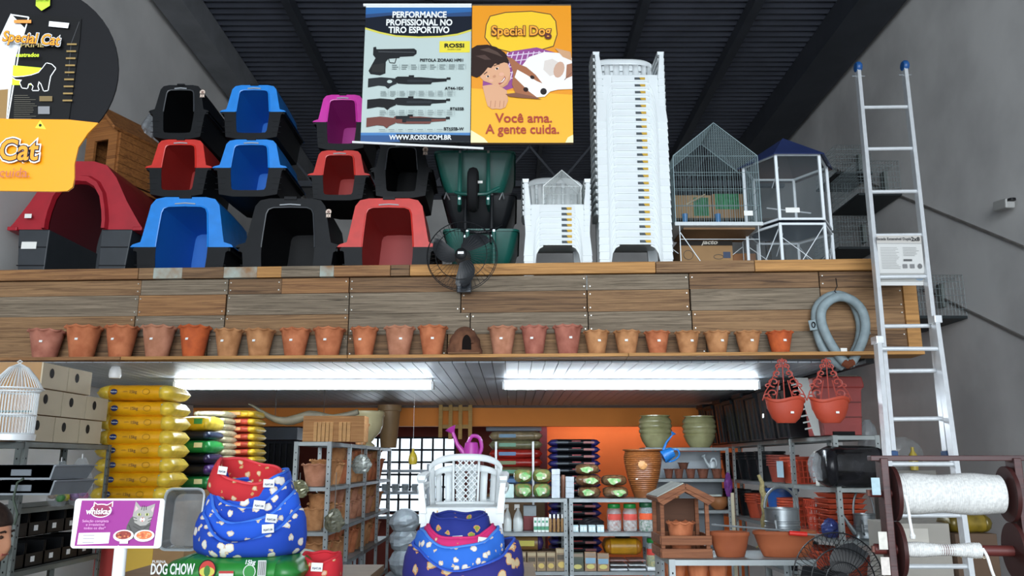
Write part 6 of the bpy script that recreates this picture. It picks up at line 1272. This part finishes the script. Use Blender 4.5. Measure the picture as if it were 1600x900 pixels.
# hedge tool lying across
a=P(1112,823,YF-.02); c=P(1238,833,YF-.05); b=MB(); t=thing('hoe_rod','thin metal rod tool with red grip laid across the oval planters','tool',a); v=c-a; b.tube([(0,0,.012),tuple(v+Vector((0,0,.012)))],.006,6); b.build('rod',chrome,t); u=v.normalized(); b=MB(); b.tube([tuple(v*.96),tuple(v+u*.085)],.014,8); b.build('red_grip',mat('d8281c',.4),t,smooth=True); b=MB(); b.bar(v+u*.085,v+u*.14,.005,6); b.build('tip',chrome,t)
def tincan(x0,y0,x1,y1,Y,lab,base,flip=1,hz=.55,sp=True):
    loc,w_,h=F(x0,y0,x1,y1,Y); tm=mat('8d9396',.35,.75,'noise',6,.3); r_=w_/2; hh=(loc.z+h-base)*1.0; t=thing('tin_watering_can',lab,'watering can',(loc.x,Y+r_,base),0); hb=hh*hz
    b=MB(); b.lathe([(r_*.96,0),(r_*1.0,.006),(r_*.96,.012),(r_*.94,hb*.3),(r_*1.0,hb*.32),(r_*1.0,hb*.36),(r_*.94,hb*.38),(r_*.94,hb*.48),(r_*1.0,hb*.5),(r_*1.0,hb*.54),(r_*.94,hb*.56),(r_*.94,hb*.95),(r_*1.0,hb*.97),(r_,hb),(r_*.93,hb),(r_*.9,hb*.6),(0,.02)],32); b.build('can_body',tm,t,smooth=True)
    b=MB(); b.tube([(r_*.95*math.cos(q),0,hb+(hh-hb)*math.sin(q)) for q in [PI*i/14 for i in range(15)]],.009,6); b.build('top_handle',tm,t,smooth=True)
    b=MB(); b.tube([(-r_*.6,-r_*.85,hb*.75),(-r_*.75,-r_*1.2,hb*.6),(-r_*.7,-r_*1.15,hb*.3),(-r_*.5,-r_*.88,hb*.2)],.009,6); b.build('side_handle',tm,t,smooth=True)
    if sp:
        b=MB(); b.tube([(-flip*r_*.9,.0,hb*.2),(-flip*r_*1.5,0,hb*.6),(-flip*r_*2.0,0,hb*1.0)],[.022,.014,.01],8); b.build('spout',tm,t,smooth=True)
        b=MB(); b.lathe([(.01,0),(.035,.03),(0,.034)],14); o=b.build('rose',tm,t,smooth=True); o.location=(-flip*r_*2.0,0,hb*1.0); o.rotation_euler=(0,-flip*R(35),0)
    return t
tincan(1204,762,1260,832,YF-.0,'galvanised watering can with hoop handle standing in the largest oval planter',zF+h2*.73,hz=.58,sp=False)
# braided whip
b=MB(); pts=[P(1185+ (3 if i%2 else 0)+8*math.sin(i*.35),742+i*12,YF+.37) for i in range(11)]; pts[-1].z=zF+.022; o_=Vector(pts[-1]); b.tube([tuple(p-o_) for p in pts],[.006+.014*math.sin(PI*min(1,(i+1)/10)) for i in range(11)],8); t=tag(b.build('braided_cord',mat('a89a6a',.8,0,'noise',60,.4),None,smooth=True),'pale braided leather cord standing up behind the oval planters','cord'); t.location=o_
b=MB(); pa,pb=P(1144,770,YF+.6),P(1150,905,YF+.6); pb.z=.013; b.bar(Vector((0,0,0)),pa-pb,.012,6); t=tag(b.build('pale_stick',mat('b0a890',.7)),'pale wooden stick upright beside the wooden house','stick'); t.location=pb
for i,(x0,x1) in enumerate(((1046,1079),(1082,1115),(1116,1146))):
    loc,w_,h=F(x0,882,x1,915,YF+.02); zz=zF-.32; h=loc.z+h-zz; o=part('clay_pot',MB().lathe([(.36,0),(.45,.5),(.5,.56),(.5,.66),(.44,.66),(.3,.05),(0,.05)],24).mesh('pp',tmat('o'),True),None,(loc.x,YF+.15,zz+.001),(0,0,0),(w_,w_,h/.66),tmat('o')); tag(o,'clay pot under the low shelf, %s from the left'%OR[i],'pot','clay pots under the low shelf')
# ================================================================== RIGHT RACK
zG=[P(1300,680,6.45).z,P(1305,762,6.45).z,P(1310,845,6.45).z,P(1315,930,6.45).z]
gl=mat('9aa09f',.4,.3,'noise',6,.2); XG=P(1303,700,6.45).x
rack('steel_rack','long grey steel rack on the right full of black and orange pots, fan before it',XG,XG+.36,6.45,10.4,zG,zG[0],[6.45,7.45,8.45,9.45,10.4],gl,side=-1)
# black troughs on top
for i in range(8):
    y=7.05+i*.42; t=thing('black_trough','big ribbed black trough standing on the right rack, %s back from the near end'%OR[i],'trough',(XG+.06,y,zG[0]+.001),R(0),'black troughs on the right rack'); h=.44+.04*(i%2)
    if not i:
        b=MB(); b.loft([rr_ for rr_ in [[(x*k,yy_,z) for x,yy_ in ((-.22,0.02),(.26,.02),(.26,.36),(-.22,.36))] for k,z in ((.8,0),(1.0,.9),(1.1,.92),(1.1,1.0),(1.0,1.0),(.78,.05))]]); TM=b.mesh('tr',mat('17191c',.35,0,'noise',5,.3)); b=MB(); [b.obox((-.2,.12+.14*j,.45),(.02,.012,.86),(0,-R(2),0)) for j in range(2)]; TR=b.mesh('ri',black)
    part('trough_body',TM,t,sc=(1,1,h)); part('side_ribs',TR,t,sc=(1,1,h))
    if i in (1,): MB().box(-.245,-.243,.1,.15,h*.4,h*.48).build('price_sticker',paper,t)
# red bin on the near end
loc,w_,h=F(1281,588,1343,680,6.55); rb=mat('8f3430',.5,0,'noise',6,.15); t=thing('red_bin','tall dark red plastic bin with lid on the near end of the right rack','bin',(P(1312,680,6.6).x+.0,6.5,zG[0]+.001)); h=P(1312,590,6.6).z-zG[0]; W2=.17
b=MB(); b.loft([[(x*W2*k,.02+(y)*.36,z*h) for x,y in ((-1,0),(1,0),(1,1),(-1,1))] for k,z in ((.85,0),(1,.78),(1.06,.78),(1.06,.82))]); b.build('bin_body',rb,t,bev=.01)
b=MB(); b.loft([[(x*W2*k,.02+y*.36-.01,z*h) for x,y in ((-1,0),(1,0),(1,1.05),(-1,1.05))] for k,z in ((1.13,.80),(1.13,.87),(1.05,1.0))]); b.build('bin_lid',rb,t,bev=.012)
for z in (.3,.55): MB().box(-W2*.9,W2*.9,.008,.02,z*h,z*h+.008).build('groove',mat('5f2320',.6),t)
MB().box(-W2*.5,W2*.5,.006,.02,0,.03).build('foot_slot',dark,t)
b=MB(); pts=[]
b.loft([[(0,0,0),(.07,0,.0),(.07,.01,0),(0,.01,0)],[(-.12,0,.46),(-.02,0,.46),(-.02,.01,.46),(-.12,.01,.46)]]); [b.obox((-.03-.012*j+.0,-.004,.06+.05*j),(.09,.008,.012),(0,R(-12),0)) for j in range(8)]
t=tag(b.build('ribbed_strip',mat('b9bebb',.5)),'pale ribbed plastic strip leaning between the two wall planters','strip'); t.location=(XG-.08,6.62,zG[0]+.002)
# contents of the rack shelves
bk2=mat('181a1d',.4,0,'noise',8,.3)
def stackpot(y,z,h,m,lab,cat='pot',name='plant_pot',n_=3,r_=.15,gap=.03,grp=None):
    t=thing(name,lab,cat,(XG+.18,y,z+.001),0,grp)
    for k in range(n_):
        b=MB(); hh=h-gap*(n_-1); b.lathe([(r_*.75,0),(r_*.95,hh*.9),(r_*1.05,hh*.91),(r_*1.05,hh),(r_*.93,hh),(r_*.7,.02),(0,.02)],22); o=b.build('pot_shell',m,t,smooth=True); o.location=(0,0,k*gap)
    return t
orp=mat('b8482a',.6,0,'noise',8,.2)
for i,y in enumerate((8.65,9.0,9.35,9.7,10.05)): stackpot(y,zG[1],.3,bk2,'stack of black round pots on the right rack upper shelf, %s from the near one'%OR[i],grp='black pot stacks')
MB()
stackpot(8.25,zG[1],.26,mat('8a3a2c',.6,0,'noise',8,.2),'stack of brick red pots on the right rack upper shelf',n_=5,gap=.022)
t=stackpot(7.85,zG[1],.24,orp,'orange plastic pots with a blue card on the right rack upper shelf',n_=2); MB().box(-.165,-.16,-.1,.08,.05,.2).build('blue_card',mat('a8c4d0',.5),t)
# wire baskets orange
def basket(y,z,h,lab,w_=.26):
    t=thing('orange_basket',lab,'basket',(XG+.17,y,z+.001)); b=MB(); o=mat('c8401e',.5)
    for k in range(5):
        q=k/4; r_=w_/2*(.8+.2*q); b.tube([(r_*x,r_*yy,.005+h*q) for x,yy in ((-1,-1),(1,-1),(1,1),(-1,1))],.006,4,True)
    for k in range(7):
        s_=-1+2*k/6
        for a_,c_ in (((-1,s_),(-1,s_)),((1,s_),(1,s_)),((s_,-1),(s_,-1)),((s_,1),(s_,1))): b.bar((w_*.4*a_[0],w_*.4*a_[1],.005),(w_*.5*a_[0],w_*.5*a_[1],h),.004,3)
    b.build('basket_mesh',o,t); return t
basket(7.55,zG[1],.2,'orange open mesh basket on the right rack upper shelf')
basket(7.2,zG[2],.26,'orange mesh basket on the right rack middle shelf, nearest the tin can'); basket(7.6,zG[2],.22,'orange mesh basket on the right rack middle shelf, further back')
boxy('seed_packet',1240,705,1274,760,6.9,.08,'d6d2ca','white and red packet standing on the right rack upper shelf','packet',base=zG[1],pr=((10,20,90,70,'b0302c'),('e',50,45,22,18,'6a8a3c',12))).location.x=XG+.12
t=thing('blue_tub','blue plastic tub on the right rack middle shelf among orange pots','tub',(XG+.17,8.3,zG[2]+.001)); b=MB(); b.lathe([(.12,0),(.15,.3),(.16,.3),(.16,.33),(.14,.33),(.1,.02),(0,.02)],24); b.build('tub_body',mat('1f4a8a',.4),t,smooth=True)
for i,y in enumerate((8.0,8.7,9.1)): stackpot(y,zG[2],.25,orp,'stack of orange plastic pots on the right rack middle shelf, %s back'%OR[i],n_=4,gap=.025,grp='orange pot stacks')
for i,y in enumerate((9.5,9.9,10.2)): stackpot(y,zG[2],.27,bk2,'black pot stack on the right rack middle shelf, %s back'%OR[i],n_=2,grp='black pots on the middle shelf',r_=.13)
t=thing('orange_trays','stack of orange red trays behind the near upright of the right rack','tray',(XG+.17,6.85,zG[2]+.001))
for k in range(7):
    b=MB(); b.loft([[(x*q,y*q,z) for x,y in ((-.15,-.13),(.15,-.13),(.15,.13),(-.15,.13))] for q,z in ((.88,0),(1,.028),(1.06,.028),(1.06,.034),(.95,.034),(.85,.004))]); o=b.build('tray',orp,t); o.location=(0,0,.05+k*.042)
MB().box(-.12,.12,-.1,.1,0,.05).build('tray_foot',orp,t)
crumple('blue_bundle',1283,785,1312,815,6.6,.15,mat('3a4a8a',.3,0,'noise',14,.5,alpha=.9),'clear bag of blue and white pieces on the right rack middle shelf','bag',5).location=(XG+.04,6.75,zG[2]+.001)
for i,y in enumerate((6.8,7.15,7.5,7.9,8.3)): stackpot(y,zG[3],.25,orp if i<3 else bk2,'%s pots low on the right rack, %s back'%(['orange','black'][i>2],OR[i]),n_=2,grp=None)
# wrapped black sack on the near upper shelf
loc,w_,h=F(1252,690,1358,758,6.3); t=thing('padded_bundle','black padded bundle in clear film bulging from the near shelf of the right rack','bundle',(XG+.14,6.5,zG[1]+.001)); part('bundle_body',sackmesh(.50,.34,.31,mat('26262a',.22,0,'noise',9,.0,'121214',.9,coat=.7),mat('232327',.2,0,'noise',20,.5),11),t)
o=crumple('film_tail',1236,700,1262,745,6.3,.1,mat('b8bec2',.15,0,alpha=.35),None,None,8,parent=t); o.location=(-.27,0,.05)
tincan(1326,765,1362,846,6.35,'small tin watering can with spout on the near end of the right rack, middle shelf',zG[2]+.001,hz=.5).location=(XG+.25,6.6,zG[2]+.001)
# plastic wraps hung behind the ladder
crumple('plastic_wrap',1352,655,1384,735,6.6,.15,mat('a0a8ac',.15,0,'noise',14,.3,alpha=.4),'long clear plastic wrap hanging just left of the ladder','bag',12)
o_=crumple('plastic_wrap',1385,660,1450,712,6.7,.2,mat('a4a8a8',.15,0,'noise',14,.3,alpha=.3),'clear plastic bag with a yellow bottle seen between the ladder rails','bag',13)
t=thing('cardboard_tube','tall pale carton behind the ladder holding up the clear bags','box',(P(1405,800,6.75).x,6.7,0)); zz=P(1405,735,6.6).z; MB().box(-.06,.3,0,.35,0,min(zz,P(1405,714,6.7).z)).build('carton',mat('77746e',.7),t)
o_.location.z=min(zz,P(1405,714,6.7).z)+.001
b=MB(); b.lathe([(0,0),(.03,0),(.035,.06),(.03,.12),(.012,.15),(.012,.18),(0,.18)],14); t=tag(b.build('sauce_bottle',mat('a8943a',.4),None,smooth=True),'yellow topped pale bottle inside the clear bag behind the ladder','bottle'); t.location=(P(1432,690,6.6).x,6.68,o_.location.z)
# cartons behind the rope stand
z0=.0
crt=[(1405,815,1492,905,5.35,'b9b4ac','large pale carton behind the rope spools, between the ladder rails'),(1412,742,1500,814,5.4,'a8a49c','grey white carton on the large one behind the upper rope spool')]
loc,w_,h=F(1405,818,1492,905,5.35); t=thing('cardboard_box',crt[0][6],'box',(loc.x,5.35,0)); zt_=loc.z+h; MB().box(-w_/2,w_/2,0,.4,0,zt_).build('carton',mat('aaa59c',.8,0,'noise',3,.1),t,bev=.004); MB().box(-w_/2-.001,w_*.1,-.004,0,zt_-.16,zt_-.03).build('paper_patch',mat('c9c4ba',.8),t)
t=thing('cardboard_box','brown printed box right of the ladder foot, golden bag lying on it','box',(P(1530,860,5.3).x,5.3,0)); zk=P(1530,834,5.3).z; MB().box(-.14,.12,0,.3,0,zk).build('carton',mat('5a4432',.7,0,'noise',5,.2),t,bev=.004); text('Keller',.055,mat('cfc4b0',.6),t,(-.01,-.004,zk-.13),bold=.02); b=MB(); b.poly([(-.1+.035*math.cos(i*.5236),-.003,zk-.1+.05*math.sin(i*.5236)) for i in range(12)]); b.build('round_print',mat('a08a68',.6),t)
t=thing('golden_bag','crinkled golden bag lying on the brown box at the right','bag',(P(1528,834,5.3).x,5.45,zk+.001)); part('bag_body',sackmesh(.27,.2,.11,mat('8a7426',.3,.2,'noise',16,.5),mat('6a5a1c',.3,.2,'noise',16,.5),3),t)
# ================================================================== ROPE STAND
YR=3.55; rw=mat('4a2320',.45,0,'wood',5,.0,'35181a',.15); rope=mat('e4e4e2',.8,0,'rope',34,.0,'a9a9a6',.5)
A0,A1_=P(1377,716,YR),P(1398,900,YR); B0,B1_=P(1556,716,YR),P(1577,900,YR)
t=thing('rope_stand','dark red wooden stand holding two spools of white rope, bottom right','stand',(A0.x,YR,0)); o_=t.location
zt_=A0.z; XA=A0.x+.0; XB=B0.x+.03
def pl(a,sz,nm,m=rw,e=(0,0,0)): MB().obox(Vector(a)-o_,sz,e).build(nm,m,t,bev=.003)
for y in (YR-.0,): pl((XA,y,zt_/2),(.03,.09,zt_),'side_post'); pl((XB,y,zt_/2),(.03,.09,zt_),'side_post')
pl(((XA+XB)/2-.005,YR,zt_+.0),(XB-XA+.09,.06,.022),'top_bar'); 
for X in (XA,XB): pl((X,YR,.02),(.05,.5,.04),'foot')
def spool(zc_,rf,rc,x0,x1,lab,rr0,rr1,rlen):
    L_=XB-XA; s_=thing('rope_spool',lab,'spool',(XA+L_/2,YR,zc_))
    for X in (-L_/2+.035,L_/2-.035):
        b=MB(); b.lathe([(0,-.008),(rf,-.008),(rf,.008),(0,.008)],40); o=b.build('flange_disc',mat('3f1f1d',.5,0,'wood',4,.2),s_,smooth=True); o.rotation_euler=(0,PI/2,0); o.location=(X,0,0)
    b=MB(); b.tube([(-L_/2-.06,0,0),(L_/2+.02,0,0)],.016 if rc>.03 else .022,10); b.build('axle',mat('5a2420',.5),s_,smooth=True)
    # rope turns as one wound surface with a ridge for each turn
    n_=int(rlen/.0085); b=MB(); pr_=[]
    rnd=random.Random(2)
    for i in range(n_*4+1):
        q=i/4; r_=rc+.0035*math.sin(PI*(q%1)); 
        if i%4==0: r_+=rnd.uniform(-.0012,.0012)
        pr_.append((r_+.004*math.sin(q*.23),q*.0085))
    x_s=-L_/2+.045+rr0
    b.lathe([(.01,0)]+pr_+[(.01,n_*.0085)],32); o=b.build('rope_winding',mat('dededb',.85,0,'noise',90,.25),s_,smooth=True); o.modifiers.clear(); o.rotation_euler=(0,PI/2,0); o.location=(x_s,0,0)
    return s_,x_s,n_*.0085
zS1=P(1470,771,YR).z
s1,xs1,l1=spool(zS1,.112,.078,0,0,'upper spool fully wound with white rope on the dark red stand',0,0,XB-XA-.10)
b=MB(); b.tube(smooth_pts([(xs1+.012,-.075,-.0),(xs1+.016,-.09,-.05),(xs1+.02,-.088,-.11),(xs1+.024,-.088,-.155)]),.006,8); b.build('rope_end',mat('e6e6e4',.8),s1,smooth=True)
b=MB(); b.lathe([(.006,0),(.012,-.012),(.01,-.024),(0,-.026)],10); b.build('frayed_tip',mat('d8d8d4',.9),s1).location=(xs1+.024,-.088,-.15)
zS2=P(1470,858,YR).z
s2,xs2,l2=spool(zS2,.112,.024,0,0,'lower spool with a thin winding of white rope on the dark red stand',.0,0,.31)
b=MB(); b.tube(smooth_pts([(xs2+l2,-.024,.01),(xs2+l2+.01,-.035,-.02),(xs2+l2+.02,-.035,-.07),(xs2+l2+.028,-.035,-.1)]),.006,8); b.build('rope_end',mat('e6e6e4',.8),s2,smooth=True)
b=MB(); b.lathe([(.006,0),(.013,-.01),(.012,-.02),(0,-.022)],10); b.build('frayed_tip',mat('d8d8d4',.9),s2).location=(xs2+l2+.028,-.035,-.095)
for px_,py_,cx in ((1361,760,'a9c4cc'),(1372,845,'d9d6cc'),(1376,885,'d8cfc8')):
    p=P(px_+12,py_,YR-.05)-o_; MB().box(p.x-.017,p.x+.017,-.047,-.0455,p.z-.035,p.z+.035).build('paper_tag',mat(cx,.7,0,'noise',40,.2),t)
for py in (770,858):
    z=P(1380,py,YR).z; MB().box(-.07,-.015,-.012,.012,z-.012,z+.012).build('axle_end',mat('6a3a2c',.6),t)
# ================================================================== BLACK PEDESTAL FAN at the bottom right
c=P(1310,905,4.7); t=thing('pedestal_fan','big black pedestal fan cage at the bottom right, before the right rack','fan',(c.x,c.y,0)); fr=.245; H=c.z
def T(x,y,z): return (x,y,H+z)
b=MB()
for k in range(48):
    a=2*PI*k/48; b.tube([T(.04*math.cos(a),-.08,.04*math.sin(a)),T(fr*.6*math.cos(a+.1),-.075,fr*.6*math.sin(a+.1)),T(fr*.95*math.cos(a+.15),-.03,fr*.95*math.sin(a+.15)),T(fr*math.cos(a+.15),.0,fr*math.sin(a+.15)),T(fr*.7*math.cos(a+.2),.07,fr*.7*math.sin(a+.2)),T(.05*math.cos(a+.3),.08,.05*math.sin(a+.3))],.0016,4)
tag(b.build('guard_wires',bm,t),None,None,kind='stuff')
for r_,y in ((fr,0),(fr*.7,-.07),(fr*.4,-.08)): b=MB(); b.tube([T(r_*math.cos(2*PI*i/48),y,r_*math.sin(2*PI*i/48)) for i in range(48)],.004,5,True); b.build('guard_ring',bm,t,smooth=True)
for a0 in (R(80),R(200),R(320)):
    b=MB(); rg=[]
    for i in range(9):
        u=i/8; r_=.04+.17*u; wd=.05+.11*math.sin(PI*min(1,u*.8+.1)); q=a0-.5*u; ca,sa=math.cos(q),math.sin(q); rg.append([T(ca*r_-sa*t_*wd,-.02+t_*.03,sa*r_+ca*t_*wd) for t_ in (-.5,0,.5)]+[T(ca*r_-sa*t_*wd,-.016+t_*.03,sa*r_+ca*t_*wd) for t_ in (.5,0,-.5)])
    b.loft(rg); b.build('fan_blade',mat('1b1c1e',.3),t,smooth=True)
b=MB(); b.lathe([(0,.06),(.04,.06),(.045,0),(.06,-.02),(.055,-.14),(0,-.15)],18); o=b.build('motor',bm,t,smooth=True); o.rotation_euler=(PI/2,0,0); o.location=T(0,0,0)
MB().tube([(0,.1,.02),(0,.1,H)],.018,10).build('pole',bm,t); MB().lathe([(.2,0),(.2,.015),(.03,.04),(0,.04)],28,(0,.1,0)).build('foot_disc',bm,t,smooth=True)

bpy.context.view_layer.update()
piv=Vector((XA,YR,0)); rot=Matrix.Rotation(-R(9),4,'Z')
for r_ in (t_:= [o for o in C.objects if o.parent is None and o.name.split('.')[0] in ('rope_stand','rope_spool')]):
    r_.location=piv+(rot@(r_.location-piv)); r_.rotation_euler.z-=R(9)
